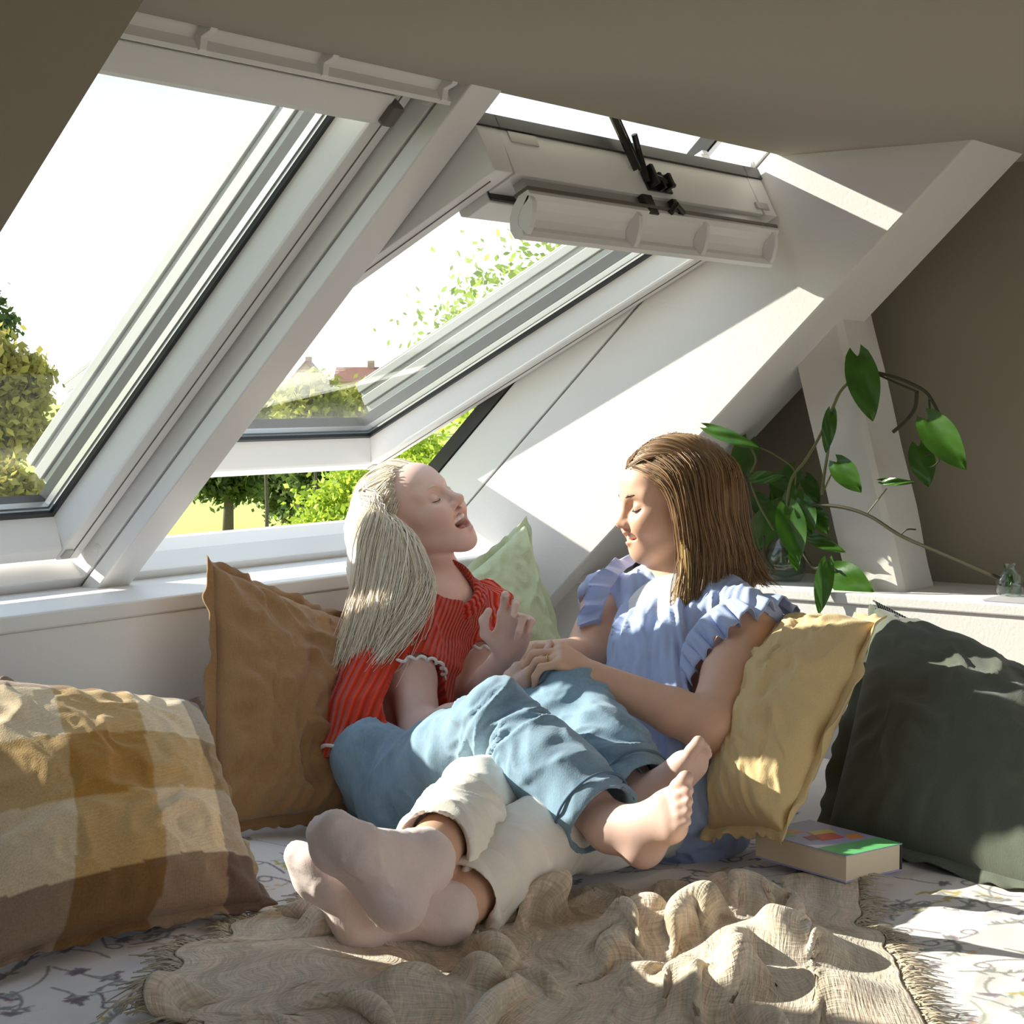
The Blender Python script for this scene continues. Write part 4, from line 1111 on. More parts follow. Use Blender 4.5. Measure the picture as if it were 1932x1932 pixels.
class Head:
    """head in its own axes: f forward, l left, u up"""
    def __init__(s, S, o, f, u, sc=1.0, zl=1.0):
        s.zl = zl
        s.S = S; s.o = np.array(o, float); s.f = nz(f); s.u = nz(np.array(u) - s.f * (np.array(u) @ s.f)); s.l = np.cross(s.u, s.f); s.sc = sc
        s.A = np.array([s.f, s.l, s.u])
    def w(s, x, y, z):
        if z < 0: z = z * s.zl
        return s.o + s.sc * (x * s.f + y * s.l + z * s.u)
    def scalp(s, x, y, off=0.003):                 # point on the skull surface above (x, y)
        z = 0.036 + 0.086 * math.sqrt(max(0.0, 1 - ((x + 0.014) / 0.098) ** 2 - (y / 0.076) ** 2))
        n_ = nz(np.array([(x + 0.014) / 0.098 ** 2, y / 0.076 ** 2, (z - 0.036) / 0.086 ** 2]))
        p = np.array([x, y, z]) + n_ * off
        return s.o + s.sc * (p[0] * s.f + p[1] * s.l + p[2] * s.u)
    def ell(s, c, r, k=0.01, op='u', rot=0.0):
        A = s.A
        if rot:
            cr, sr = math.cos(rot), math.sin(rot)
            A = np.array([cr * s.f + sr * s.u, s.l, -sr * s.f + cr * s.u])
        s.S.ell(s.w(*c), np.array(r) * s.sc, A, k * s.sc, op)
    def cap(s, a, b, ra, rb, k=0.01, op='u'): s.S.cap(s.w(*a), s.w(*b), ra * s.sc, rb * s.sc, k * s.sc, op)
    def spot(s, c, r, rgb, st=1.0): s.S.spot(s.w(*c), r * s.sc, rgb, st)
    def face(s, mouth='smile', skin=(0.6, 0.36, 0.26), child=False):
        s.ell((-0.014, 0, 0.036), (0.098, 0.076, 0.086), 0.02)
        s.ell((0.030, 0, -0.018), (0.062, 0.060, 0.078), 0.03)
        s.ell((0.048, 0, 0.045), (0.044, 0.056, 0.046), 0.02)                 # forehead
        for y in (-1, 1):
            s.cap((-0.002, y * 0.056, -0.045), (0.058, y * 0.022, -0.096), 0.018, 0.017, 0.025)   # jaw
            s.ell((0.056, y * 0.036, -0.024), (0.032, 0.027, 0.026), 0.022)   # cheek
            s.ell((0.070, y * 0.030, -0.040), (0.022, 0.020, 0.020), 0.02)    # smile cheek
            s.cap((0.079, y * 0.012, 0.026), (0.066, y * 0.046, 0.026), 0.013, 0.011, 0.014)      # brow ridge
        chz = -0.112 if mouth == 'open' else -0.102
        s.ell((0.068, 0, chz), (0.020, 0.021, 0.017), 0.022)                  # chin
        s.ell((0.055, 0, -0.078), (0.036, 0.036, 0.035), 0.02)
        nx_ = 0.110 if mouth == 'open' else 0.1045
        s.cap((0.082, 0, 0.020), (nx_, 0, -0.024), 0.0085, 0.0088, 0.012)   # nose
        s.ell((nx_ - 0.001, 0, -0.026), (0.0108, 0.0108, 0.0098), 0.008)
        for y in (-1, 1):
            s.ell((0.098, y * 0.0115, -0.030), (0.0095, 0.0075, 0.0075), 0.006)
            s.ell((0.103, y * 0.0065, -0.0385), (0.0038, 0.003, 0.003), 0.003, 's')
            s.ell((0.092, y * 0.031, 0.006), (0.012, 0.019, 0.011), 0.014, 's')   # socket
            s.ell((0.0745, y * 0.031, 0.005), (0.0135, 0.0145, 0.0125), 0.004)  # closed lid over the eye
        if mouth == 'open':
            s.cap((0.080, -0.026, -0.056), (0.097, 0, -0.049), 0.006, 0.0075, 0.006); s.cap((0.080, 0.026, -0.056), (0.097, 0, -0.049), 0.006, 0.0075, 0.006)
            s.cap((0.076, -0.023, -0.074), (0.090, 0, -0.088), 0.006, 0.0075, 0.006); s.cap((0.076, 0.023, -0.074), (0.090, 0, -0.088), 0.006, 0.0075, 0.006)
            s.ell((0.090, 0, -0.067), (0.034, 0.0275, 0.0175), 0.004, 's')
            s.cap((0.070, -0.024, -0.0590), (0.0915, 0, -0.0575), 0.0062, 0.0062, 0.002); s.cap((0.070, 0.024, -0.0590), (0.0915, 0, -0.0575), 0.0062, 0.0062, 0.002)
            s.ell((0.062, 0, -0.078), (0.020, 0.016, 0.008), 0.004)           # tongue
        else:
            s.cap((0.076, -0.029, -0.048), (0.097, 0, -0.0520), 0.0050, 0.0065, 0.006); s.cap((0.076, 0.029, -0.048), (0.097, 0, -0.0520), 0.0050, 0.0065, 0.006)
            s.cap((0.076, -0.027, -0.055), (0.092, 0, -0.0720), 0.0050, 0.007, 0.006); s.cap((0.076, 0.027, -0.055), (0.092, 0, -0.0720), 0.0050, 0.007, 0.006)
            s.ell((0.092, 0, -0.0600), (0.020, 0.030, 0.0075), 0.003, 's')
            s.cap((0.066, -0.027, -0.055), (0.0890, 0, -0.0590), 0.0055, 0.0065, 0.002); s.cap((0.066, 0.027, -0.055), (0.0890, 0, -0.0590), 0.0055, 0.0065, 0.002)
        for y in (-1, 1):
            s.ell((-0.006, y * 0.0745, 0.000), (0.019, 0.008, 0.031), 0.006, rot=0.25)
            s.ell((-0.001, y * 0.080, 0.002), (0.010, 0.006, 0.018), 0.005, 's', rot=0.25)
            s.ell((0.004, y * 0.072, -0.028), (0.008, 0.006, 0.009), 0.005)

def hand(S, wr, kn, pn, L, fingers, thumb, k0=0.010, left=True, r=1.0):
    """hand from wrist wr to knuckle centre kn; pn = palm normal; fingers: list of 4 (mcp, pip, dip) bends in degrees + spread; thumb: list of points in (d, s, n) units of L"""
    wr = np.array(wr, float); kn = np.array(kn, float); d = nz(kn - wr); n_ = nz(np.array(pn) - d * (np.array(pn) @ d))
    s_ = np.cross(n_, d) if left else np.cross(d, n_)             # towards the thumb
    u = L / 0.18
    P0 = wr + d * 0.0
    for q, off in enumerate((0.030, 0.010, -0.011, -0.030)):
        S.chain([wr + s_ * off * 0.55 * u + d * 0.006 * u, wr + d * np.linalg.norm(kn - wr) * (1.0 if q < 2 else 0.95) + s_ * off * u], [0.0135 * u * r, 0.0115 * u * r], 0.014)
    S.ell((wr + kn) / 2 + n_ * 0.004 * u, (0.045 * u, 0.034 * u, 0.014 * u), np.array([d, s_, n_]), 0.012)
    S.ell(wr + d * 0.032 * u + s_ * 0.022 * u + n_ * 0.008 * u, (0.028 * u, 0.017 * u, 0.014 * u), np.array([d, s_, n_]), 0.010)
    S.ell(wr + d * 0.035 * u - s_ * 0.022 * u + n_ * 0.006 * u, (0.030 * u, 0.014 * u, 0.012 * u), np.array([d, s_, n_]), 0.010)
    lens = [(0.042, 0.025, 0.021), (0.046, 0.029, 0.022), (0.042, 0.027, 0.021), (0.034, 0.021, 0.019)]
    rad = [0.0088, 0.0090, 0.0085, 0.0076]
    tips = []
    for q, off in enumerate((0.030, 0.010, -0.011, -0.030)):
        b = fingers[q]; spread = math.radians(b[3])
        p0 = wr + d * np.linalg.norm(kn - wr) * (1.0 if q < 2 else 0.95) + s_ * off * u
        dd = nz(d * math.cos(spread) + s_ * math.sin(spread)); pts = [p0]; ang = 0
        for j in range(3):
            ang += math.radians(b[j]); v = dd * math.cos(ang) + n_ * math.sin(ang); pts.append(pts[-1] + v * lens[q][j] * u)
        rr = rad[q] * u * r
        for j in range(3): S.cap(pts[j], pts[j + 1], rr * (1.05 - 0.07 * j), rr * (0.98 - 0.09 * j), 0.005 if j == 0 else 0.003)
        tips.append(pts)
    tp = [wr + u * (d * t[0] + s_ * t[1] + n_ * t[2]) for t in thumb]
    S.chain(tp, [0.013 * u, 0.0108 * u, 0.0098 * u, 0.0078 * u][:len(tp)], 0.010)
    return tips, tp

def foot(S, ank, heel, toe, up, L, left, toes=True, bend=0.0, r=1.0):
    """foot: ankle joint, heel back/bottom, tip of the second toe, up = dorsal direction"""
    ank, heel, toe = [np.array(v, float) for v in (ank, heel, toe)]
    d = nz(toe - heel); u_ = nz(np.array(up) - d * (np.array(up) @ d)); m = np.cross(u_, d) if left else np.cross(d, u_)   # m: towards the little toe? sign fixed below
    m = np.cross(d, u_) if left else np.cross(u_, d)     # medial side (big toe)
    A = np.array([d, m, u_]); ln = np.linalg.norm(toe - heel); s = ln / 0.24 * r
    hc = heel + d * 0.03 * s + u_ * 0.026 * s
    S.ell(hc, (0.036 * s, 0.030 * s, 0.030 * s), A, 0.02)
    S.cap(ank, hc + u_ * 0.004 * s, 0.030 * s, 0.027 * s, 0.02)
    ball = heel + d * ln * 0.70
    S.cap(hc, ball + m * 0.022 * s + u_ * 0.020 * s, 0.026 * s, 0.021 * s, 0.022)
    S.cap(hc, ball - m * 0.026 * s + u_ * 0.014 * s, 0.024 * s, 0.016 * s, 0.022)
    S.cap(ank + u_ * 0.0, ball + m * 0.012 * s + u_ * 0.026 * s, 0.028 * s, 0.017 * s, 0.03)
    S.cap(ank, ball - m * 0.016 * s + u_ * 0.020 * s, 0.024 * s, 0.014 * s, 0.03)
    S.ell(ball + u_ * 0.015 * s, (0.040 * s, 0.042 * s, 0.017 * s), A, 0.015)
    S.ell(ank + m * 0.024 * s, (0.014 * s, 0.012 * s, 0.014 * s), A, 0.015); S.ell(ank - m * 0.026 * s - u_ * 0.004, (0.014 * s, 0.012 * s, 0.014 * s), A, 0.015)
    out = []
    if toes:
        for q, (off, st, l1, l2, rr) in enumerate(((0.029, 0.80, 0.026, 0.026, 0.0135), (0.010, 0.82, 0.022, 0.020, 0.0088), (-0.006, 0.80, 0.020, 0.018, 0.0082), (-0.020, 0.77, 0.018, 0.016, 0.0078), (-0.033, 0.725, 0.016, 0.015, 0.0076))):
            p0 = heel + d * ln * st + m * off * s + u_ * 0.013 * s
            b1 = math.radians(bend); p1 = p0 + (d * math.cos(b1) + u_ * (math.sin(b1) + (0.25 if q else 0.05))) * l1 * s
            p2 = p1 + (d * math.cos(b1) + u_ * (math.sin(b1) - (0.55 if q else 0.1))) * l2 * s
            S.chain([p0, p1, p2], [rr * s, rr * 0.95 * s, rr * 1.02 * s], 0.008 if q else 0.010)
            out.append((p2, d, u_, m))
    else:
        S.cap(ball + m * 0.016 * s + u_ * 0.014 * s, heel + d * ln * 0.93 + m * 0.014 * s + u_ * 0.016 * s, 0.020 * s, 0.017 * s, 0.02)
        S.cap(ball - m * 0.018 * s + u_ * 0.012 * s, heel + d * ln * 0.88 - m * 0.014 * s + u_ * 0.014 * s, 0.016 * s, 0.015 * s, 0.02)
    return out

def strands(name, mat, parent, guides, n, seed, r0=0.0022, jit=0.012, wave=0.0, off=(0, 0, 0), K=16, colr=None, frizz=0.0, taper=0.35, flat=1.0):
    """hair: n tapered strands blended between neighbouring guide curves (each guide a list of points)"""
    R = np.random.RandomState(seed); G = []
    for g in guides:
        g = np.array(g, float); t = np.linspace(0, 1, len(g)); tt = np.linspace(0, 1, K)
        # smooth resample (Catmull-Rom)
        gp = np.concatenate([[2 * g[0] - g[1]], g, [2 * g[-1] - g[-2]]]); res = []
        for x in tt * (len(g) - 1):
            i = min(int(x), len(g) - 2); f = x - i; p0, p1, p2, p3 = gp[i:i + 4]
            res.append(0.5 * ((2 * p1) + (-p0 + p2) * f + (2 * p0 - 5 * p1 + 4 * p2 - p3) * f * f + (-p0 + 3 * p1 - 3 * p2 + p3) * f ** 3))
        G.append(np.array(res))
    G = np.array(G); V = []; Q = []; CL = []
    k = 4
    for i in range(n):
        x = R.uniform(0, len(G) - 1.0001); a = int(x); f = x - a
        c = G[a] * (1 - f) + G[a + 1] * f
        t = np.linspace(0, 1, K)[:, None]
        o1 = R.normal(size=3) * jit; o2 = R.normal(size=3) * jit
        c = c + o1 * (0.35 + 0.65 * t) + (o2 - o1) * t * t * 0.8
        if wave: 
            ph = R.uniform(0, 6.28); wd = R.normal(size=3); c = c + wd * wave * np.sin(t * 9 + ph) * t
        if frizz: c = c + R.normal(size=(K, 3)) * frizz
        l = R.uniform(0.75, 1.0)
        c = np.stack([np.interp(np.linspace(0, l, K), np.linspace(0, 1, K), c[:, j]) for j in range(3)], -1)
        tg = np.gradient(c, axis=0); tg /= np.linalg.norm(tg, axis=1)[:, None] + 1e-9
        up = nz(R.normal(size=3)); A = np.cross(tg, up); A /= np.linalg.norm(A, axis=1)[:, None] + 1e-9; Bv = np.cross(tg, A)
        rad = r0 * R.uniform(0.6, 1.4) * (1 - (1 - taper) * np.linspace(0, 1, K) ** 2)
        b = len(V) * 0
        ring = np.stack([c + rad[:, None] * (A * math.cos(6.2832 * j / k) + Bv * flat * math.sin(6.2832 * j / k)) for j in range(k)], 1)
        base = sum(len(v) for v in V) if False else i * K * k
        V.append(ring.reshape(-1, 3))
        ii = base + np.arange((K - 1) * k).reshape(K - 1, k); jn = np.roll(ii, -1, axis=1)
        Q.append(np.stack([ii, jn, jn + k, ii + k], -1).reshape(-1, 4))
        s_ = np.clip(0.5 + R.normal() * 0.25, 0, 1); CL.append(np.full((K * k, 3), s_))
    return fast(name, np.concatenate(V) - np.array(off), np.concatenate(Q), mat, parent, True, np.concatenate(CL))
def mat_hair(name, dark, light, rough=0.42):
    m, nt, b = new_mat(name)
    at = nt.nodes.new('ShaderNodeAttribute'); at.attribute_name = 'col'
    sep = nt.nodes.new('ShaderNodeSeparateColor'); nt.links.new(at.outputs['Color'], sep.inputs[0])
    mx = nt.nodes.new('ShaderNodeMix'); mx.data_type = 'RGBA'; mx.inputs[6].default_value = (*dark, 1); mx.inputs[7].default_value = (*light, 1)
    nt.links.new(sep.outputs[0], mx.inputs[0]); nt.links.new(mx.outputs[2], b.inputs['Base Color'])
    b.inputs['Roughness'].default_value = rough; b.inputs['Specular IOR Level'].default_value = 0.4
    return m
# ================================================================== THE BLOND GIRL
RTn, UPn, BK = RT, UP, -FW
def cv(r, u, b): return nz(RT * r + UP * u - FW * b)        # direction: right, up, towards the photographer
M['hair_blond'] = mat_hair('platinum_hair', (0.76, 0.64, 0.47), (0.93, 0.86, 0.73))
M['hair_brown'] = mat_hair('brown_hair', (0.12, 0.062, 0.028), (0.44, 0.27, 0.13))
M['hair_gold'] = mat_hair('golden_hair_ends', (0.34, 0.19, 0.06), (0.66, 0.47, 0.20))
def mat_rib(name, rgb, axis_attr='rib', freq=98.0, depth=1.0):
    m, nt, b = new_mat(name)
    b.inputs['Base Color'].default_value = (*rgb, 1); b.inputs['Roughness'].default_value = 0.85; b.inputs['Sheen Weight'].default_value = 0.3; b.inputs['Specular IOR Level'].default_value = 0.15
    at = nt.nodes.new('ShaderNodeAttribute'); at.attribute_name = axis_attr
    mu = nt.nodes.new('ShaderNodeMath'); mu.operation = 'MULTIPLY'; mu.inputs[1].default_value = freq; nt.links.new(at.outputs['Fac'], mu.inputs[0])
    si = nt.nodes.new('ShaderNodeMath'); si.operation = 'SINE'; nt.links.new(mu.outputs[0], si.inputs[0])
    bp = nt.nodes.new('ShaderNodeBump'); bp.inputs['Strength'].default_value = depth; bp.inputs['Distance'].default_value = 0.003
    nt.links.new(si.outputs[0], bp.inputs['Height']); nt.links.new(bp.outputs[0], b.inputs['Normal'])
    mr = nt.nodes.new('ShaderNodeMapRange'); mr.inputs[1].default_value = -1; mr.inputs[3].default_value = 0.72; mr.inputs[4].default_value = 1.05; nt.links.new(si.outputs[0], mr.inputs[0])
    mx = nt.nodes.new('ShaderNodeMix'); mx.data_type = 'RGBA'; mx.blend_type = 'MULTIPLY'; mx.inputs[0].default_value = 1; mx.inputs[6].default_value = (*rgb, 1)
    nt.links.new(mr.outputs[0], mx.inputs[7]); nt.links.new(mx.outputs[2], b.inputs['Base Color'])
    return m
M['red_knit'] = mat_rib('red_rib_knit', (0.80, 0.055, 0.018))
M['denim'] = mat_fabric('light_blue_denim', (0.24, 0.36, 0.46), slub=0.12, wb=0.2, mottle=0.16)
M['white_denim'] = mat_fabric('cream_white_denim', (0.86, 0.82, 0.74), slub=0.03, wb=0.15)
M['trimwhite'] = mat_plain('white_yarn', (0.85, 0.80, 0.74), 0.9)
M['denim_dark'] = mat_plain('denim_inside', (0.05, 0.08, 0.12), 0.9)
M['thread'] = mat_plain('seam_thread', (0.10, 0.17, 0.25), 0.9)
M['blouse'] = mat_fabric('pale_blue_cotton', (0.44, 0.53, 0.78), slub=0.04, wb=0.15)
M['cami'] = mat_fabric('white_jersey', (0.82, 0.80, 0.80), slub=0.02, wb=0.05)
M['sock'] = mat_fabric('blush_sock_knit', (0.80, 0.66, 0.62), slub=0.04, wb=0.15)
M['lash'] = mat_plain('lashes', (0.05, 0.03, 0.02), 0.6)
M['nail'] = mat_plain('nails', (0.75, 0.48, 0.42), 0.25)
M['gold'] = mat_plain('gold', (0.65, 0.45, 0.16), 0.25, metal=1.0)
def rib_attr(o, fn):
    me = o.data; n = len(me.vertices); co = np.empty(n * 3, np.float32); me.vertices.foreach_get('co', co)
    at = me.attributes.new('rib', 'FLOAT', 'POINT'); at.data.foreach_set('value', fn(co.reshape(-1, 3)).astype(np.float32))
def ringpts(c, ax, r1, r2, e1, n=60, wave=0.0, nw=12, ph=0.0, amp_ax=0.0):
    ax = nz(ax); e1 = nz(np.array(e1) - ax * (np.array(e1) @ ax)); e2 = np.cross(ax, e1); out = []
    for j in range(n + 1):
        t = 2 * math.pi * j / n
        w = 1 + wave * math.sin(nw * t + ph)
        out.append(np.array(c) + w * (e1 * r1 * math.cos(t) + e2 * r2 * math.sin(t)) + ax * amp_ax * math.sin(nw * t + ph + 1.3))
    return out
def wrinkle(fr, amp, axis=None, seed=0, stretch=3.0):
    def fn(V, N):
        q = V * fr
        if axis is not None:
            a = nz(axis); q = q + np.outer((q @ a) * (stretch - 1), a)
        w = fbm(q * 0.5, 2, seed + 7)[:, None] * 0.8
        return amp * (ridged(q + w, 2, seed) - 0.55)
    return fn

def girl():
    hip = P(735, 1490, 3.320)
    root = thing('person', 'laughing blond girl in red ribbed top and blue jeans, head thrown back', 'person', 'people on the bed', tuple(hip))
    off = hip
    sk = (0.79, 0.54, 0.45)
    S = Sdf()
    # head, neck
    f = cv(0.69, 0.49, 0.48); u = cv(-0.52, 0.80, 0.02)
    H = Head(S, P(784, 974, 3.550), f, u, 0.93, 0.95)
    H.face('open', sk)
    nb = P(850, 1160, 3.550); nt_ = P(800, 1035, 3.570)
    S.chain([nt_, P(832, 1095, 3.560), nb], [0.048, 0.043, 0.047], 0.025)
    # arms
    shR, elR, wrR = P(760, 1178, 3.420), P(795, 1390, 3.270), P(958, 1318, 3.140)
    shL, elL, wrL = P(918, 1148, 3.630), P(905, 1318, 3.466), P(958, 1232, 3.220)
    S.cap(shR, nb, 0.040, 0.044, 0.02); S.cap(shL, nb, 0.036, 0.044, 0.02)
    m1 = (shR + elR) / 2
    S.chain([shR, m1, elR], [0.046, 0.043, 0.037], 0.02)
    S.chain([elR, elR * 0.65 + wrR * 0.35, wrR], [0.036, 0.034, 0.023], 0.02)
    S.chain([shL, (shL + elL) / 2, elL], [0.036, 0.036, 0.034], 0.02)
    S.chain([elL, elL * 0.6 + wrL * 0.4, wrL], [0.034, 0.031, 0.0225], 0.02)
    # raised left hand: palm to the photographer, ring and little finger folded
    hand(S, wrL, P(974, 1163, 3.190), cv(0.05, 0.10, 1.0), 0.148,
         [(14, 30, 18, 4), (26, 52, 40, -2), (60, 86, 45, -4), (64, 86, 45, -8)],
         [(0.014, 0.024, 0.008), (0.040, 0.056, 0.014), (0.074, 0.066, 0.018), (0.102, 0.060, 0.024)], left=True, r=1.0)
    hand(S, wrR, P(1012, 1287, 3.110), cv(0.25, 0.55, -0.6), 0.145, [(25, 30, 20, 4), (30, 35, 20, 0), (35, 35, 25, 0), (40, 35, 25, -4)],
         [(0.016, 0.022, 0.004), (0.036, 0.040, 0.012), (0.060, 0.044, 0.020), (0.080, 0.038, 0.026)], left=False)
    # lower legs and bare feet
    kR, aR = P(946, 1364, 2.900), P(1152, 1562, 2.700)
    kL, aL = P(1074, 1334, 3.080), P(1214, 1506, 2.870)
    S.chain([kR, kR * 0.55 + aR * 0.45, aR], [0.05, 0.046, 0.032], 0.02)
    S.chain([kL, kL * 0.55 + aL * 0.45, aL], [0.05, 0.046, 0.032], 0.02)
    hR, hL = P(765, 1495, 3.220), P(800, 1468, 3.454)
    S.cap(hR, kR, 0.062, 0.05, 0.02); S.cap(hL, kL, 0.062, 0.05, 0.02)
    S.cap(hR, hL, 0.07, 0.07, 0.04); S.loft([P(735, 1470, 3.373), P(770, 1300, 3.473), P(840, 1150, 3.540)], [0.10, 0.10, 0.10], [0.075, 0.075, 0.06], P(925, 1135, 3.650) - P(760, 1165, 3.410), 0.04)
    foot(S, aR, P(1228, 1614, 2.690), P(1306, 1506, 2.580), cv(-0.72, 0.30, 0.55), 0.2, False, r=1.28)
    foot(S, aL, P(1252, 1546, 2.850), P(1334, 1416, 2.800), cv(-0.66, 0.40, -0.62), 0.2, True, r=1.28)
    # colour
    lip = (0.70, 0.20, 0.19); red = (0.30, 0.05, 0.05)
    H.spot((0.070, 0, -0.072), 0.022, (0.34, 0.05, 0.045), 1.0)
    for y in (-0.020, 0.0, 0.020):
        x = 0.098 - abs(y) * 0.5
        H.spot((x, y * 1.2, -0.0465 - abs(y) * 0.3), 0.0075, lip, 0.9); H.spot((x - 0.006, y * 1.0, -0.088 + abs(y) * 0.55), 0.008, lip, 0.9)
    for y in (-0.018, -0.009, 0, 0.009, 0.018): H.spot((0.0965 - abs(y) * 0.80, y, -0.0600), 0.0072, (0.95, 0.92, 0.86), 1.0)
    for y in (-1, 1):
        H.spot((0.075, y * 0.042, -0.028), 0.026, (0.80, 0.38, 0.31), 0.55); H.spot((0.075, y * 0.031, 0.010), 0.014, (0.62, 0.36, 0.30), 0.35)
        H.spot((0.0, y * 0.078, -0.005), 0.03, (0.72, 0.33, 0.27), 0.5)
    H.spot((0.112, 0, -0.028), 0.016, (0.80, 0.40, 0.34), 0.5)
    H.spot((0.103, 0.0065, -0.0395), 0.0042, red, 0.9); H.spot((0.103, -0.0065, -0.0395), 0.0042, red, 0.9)
    S.build('body', M['skin'], root, 0.0026, sk, off=off)
    # lashes and brows
    def lash(H, nm, mat, pts, r):
        for y in (-1, 1):
            m = MB(); m.tube([H.w(x, y * yy, z) - off for x, yy, z in pts], r, 6); m.build(nm, mat, root, smooth=True)
    lash(H, 'eyelash_line', M['lash'], [(0.0845, 0.020, 0.000), (0.0885, 0.027, -0.0035), (0.0880, 0.034, -0.0040), (0.0835, 0.041, -0.0015), (0.080, 0.0455, 0.001)], [0.0006, 0.0010, 0.0011, 0.0010, 0.0004])
    lash(H, 'eyebrow', M['hair_blond'], [(0.0945, 0.014, 0.024), (0.0925, 0.026, 0.029), (0.0850, 0.038, 0.029), (0.0765, 0.047, 0.024)], [0.001, 0.002, 0.0018, 0.0008])
    # ---- red ribbed top
    side = P(925, 1135, 3.650) - P(760, 1165, 3.410)
    T = Sdf()
    T.loft([P(708, 1452, 3.300), P(718, 1400, 3.330), P(748, 1310, 3.410), P(792, 1210, 3.509), P(838, 1130, 3.540)], [0.122, 0.132, 0.138, 0.135, 0.098], [0.102, 0.110, 0.108, 0.100, 0.070], side, 0.02)
    T.cap(nb, shR + np.array([0, 0, 0.004]), 0.058, 0.054, 0.03); T.cap(nb, shL, 0.058, 0.050, 0.03)
    slR = shR * 0.66 + elR * 0.34; slL = shL * 0.5 + elL * 0.5
    T.chain([shR, slR], [0.056, 0.061], 0.02); T.chain([shL, slL], [0.050, 0.054], 0.02)
    axR = nz(elR - shR); axL = nz(elL - shL)
    T.cap(slR + axR * 0.036, slR + axR * 0.12, 0.054, 0.085, 0.006, 's')          # sleeve openings
    T.cap(slL + axL * 0.036, slL + axL * 0.12, 0.052, 0.08, 0.006, 's')
    cN = nz(cv(-0.34, 0.80, 0.48)); cC = P(850, 1128, 3.515)
    T.cap(cC + cN * 0.15, cC + cN * 0.035, 0.085, 0.050, 0.006, 's'); T.cap(cC + cN * 0.04, cC - cN * 0.004, 0.050, 0.048, 0.006, 's')
    tdir = nz(P(838, 1130, 3.540) - P(712, 1452, 3.380)); sdn = nz(side - tdir * (side @ tdir))
    T.ell(P(708, 1452, 3.300) - tdir * 0.165, (0.22, 0.22, 0.15), np.array([sdn, np.cross(tdir, sdn), tdir]), 0.006, 's')
    to = T.build('red_top', M['red_knit'], root, 0.0042, None, wrinkle(11, 0.0055, nz(P(838, 1130, 3.540) - P(712, 1452, 3.380)), 21, 0.5), off=off)
    tdir = nz(P(838, 1130, 3.540) - P(712, 1452, 3.380)); sd = nz(side - tdir * (side @ tdir)); fd = np.cross(tdir, sd); c0 = P(770, 1300, 3.463) - off
    rib_attr(to, lambda co: np.arctan2((co - c0) @ fd, (co - c0) @ sd) * 0.125 * 6.0)
    # collar band
    cb_ = MB(); pts = ringpts(cC - cN * 0.004, cN, 0.054, 0.056, side)
    cb_.tube([p - off for p in pts], 0.0085, 10, False); cb_.tube([p - off - cN * 0.010 + 0.10 * (p - cC) for p in pts], 0.0075, 10, False)
    co_ = cb_.build('collar', M['red_knit'], to, smooth=True); rib_attr(co_, lambda c: c[:, 0] * 6.0)
    # frilled white sleeve hems
    for ax, sl, sh_, r in ((axR, slR, shR, 0.0605), (axL, slL, shL, 0.054)):
        fr = MB(); e1 = np.cross(ax, UP)
        p0 = ringpts(sl + ax * 0.034, ax, r, r, e1, 140, 0.07, 17, 0.3, 0.0035)
        fr.tube([p - off for p in p0], 0.0032, 6, False)
        fr.build('sleeve_frill', M['trimwhite'], to, smooth=True)
    hm = MB(); hm.tube([p - off for p in ringpts(P(708, 1452, 3.300) - tdir * 0.013, tdir, 0.120, 0.100, side, 90, 0.015, 14)], 0.0035, 6, False); hm.build('hem_trim', M['trimwhite'], to, smooth=True)
    # ---- jeans
    cuR = kR * 0.13 + aR * 0.87; cuL = kL * 0.10 + aL * 0.90
    hemR, hemL = 0.066, 0.064
    for nm, h_, k_, a_, c_, sd_ in (('jeans_leg', hR, kR, aR, cuR, 31), ('jeans_leg', hL, kL, aL, cuL, 37)):
        J = Sdf(); ax = nz(a_ - k_)
        if nm == 'jeans_leg' and sd_ == 31: J.ell(P(740, 1496, 3.290), (0.100, 0.125, 0.09), np.array([nz(np.cross(side, tdir)), nz(side), tdir]), 0.03)
        J.chain([h_, h_ * 0.4 + k_ * 0.6, k_, k_ * 0.5 + a_ * 0.5, c_], [0.085, 0.076, 0.062, 0.064, 0.064], 0.03)
        J.cap(c_ + ax * 0.086, c_ + ax * 0.17, 0.086, 0.105, 0.003, 's')           # cut off square
        J.cap(c_ - ax * 0.03, c_ + ax * 0.12, 0.050, 0.054, 0.004, 's')           # open inside
        jo = J.build(nm, M['denim'], root, 0.0044, None, wrinkle(10, 0.008, ax, sd_, 1.6), off=off)
        st = MB()
        st.tube([p - off for p in ringpts(c_ - ax * 0.010, ax, 0.0655, 0.0655, UP, 60, 0.01, 5)], 0.0022, 6, False)
        st.build('cuff_stitching', M['thread'], jo, smooth=True)
    # seam down the outside of the far leg
    sm = MB(); o1 = cv(0.35, 0.35, 0.85)
    sm.tube([p - off for p in (kL * 0.85 + hL * 0.15 + o1 * 0.064, kL + cv(0.3, 0.2, 0.9) * 0.066, kL * 0.75 + aL * 0.25 + cv(0.35, 0.2, 0.9) * 0.066, kL * 0.45 + aL * 0.55 + cv(0.35, 0.2, 0.9) * 0.065, kL * 0.2 + aL * 0.8 + cv(0.35, 0.2, 0.9) * 0.063)], 0.0022, 6)
    sm.build('side_seam', M['thread'], jo, smooth=True)
    # ---- hair: a cap on the skull and long locks falling back and over the near shoulder
    Hs = Sdf(); H2 = Head(Hs, H.o, f, u, 0.93)
    H2.ell((-0.034, 0, 0.046), (0.090, 0.082, 0.084), 0.02)
    H2.ell((-0.055, 0, 0.0), (0.058, 0.076, 0.072), 0.03)
    Hs.chain([H.w(-0.09, -0.02, 0.02), P(705, 1000, 3.530), P(700, 1080, 3.500), P(690, 1150, 3.460)], [0.055, 0.052, 0.045, 0.025], 0.03)
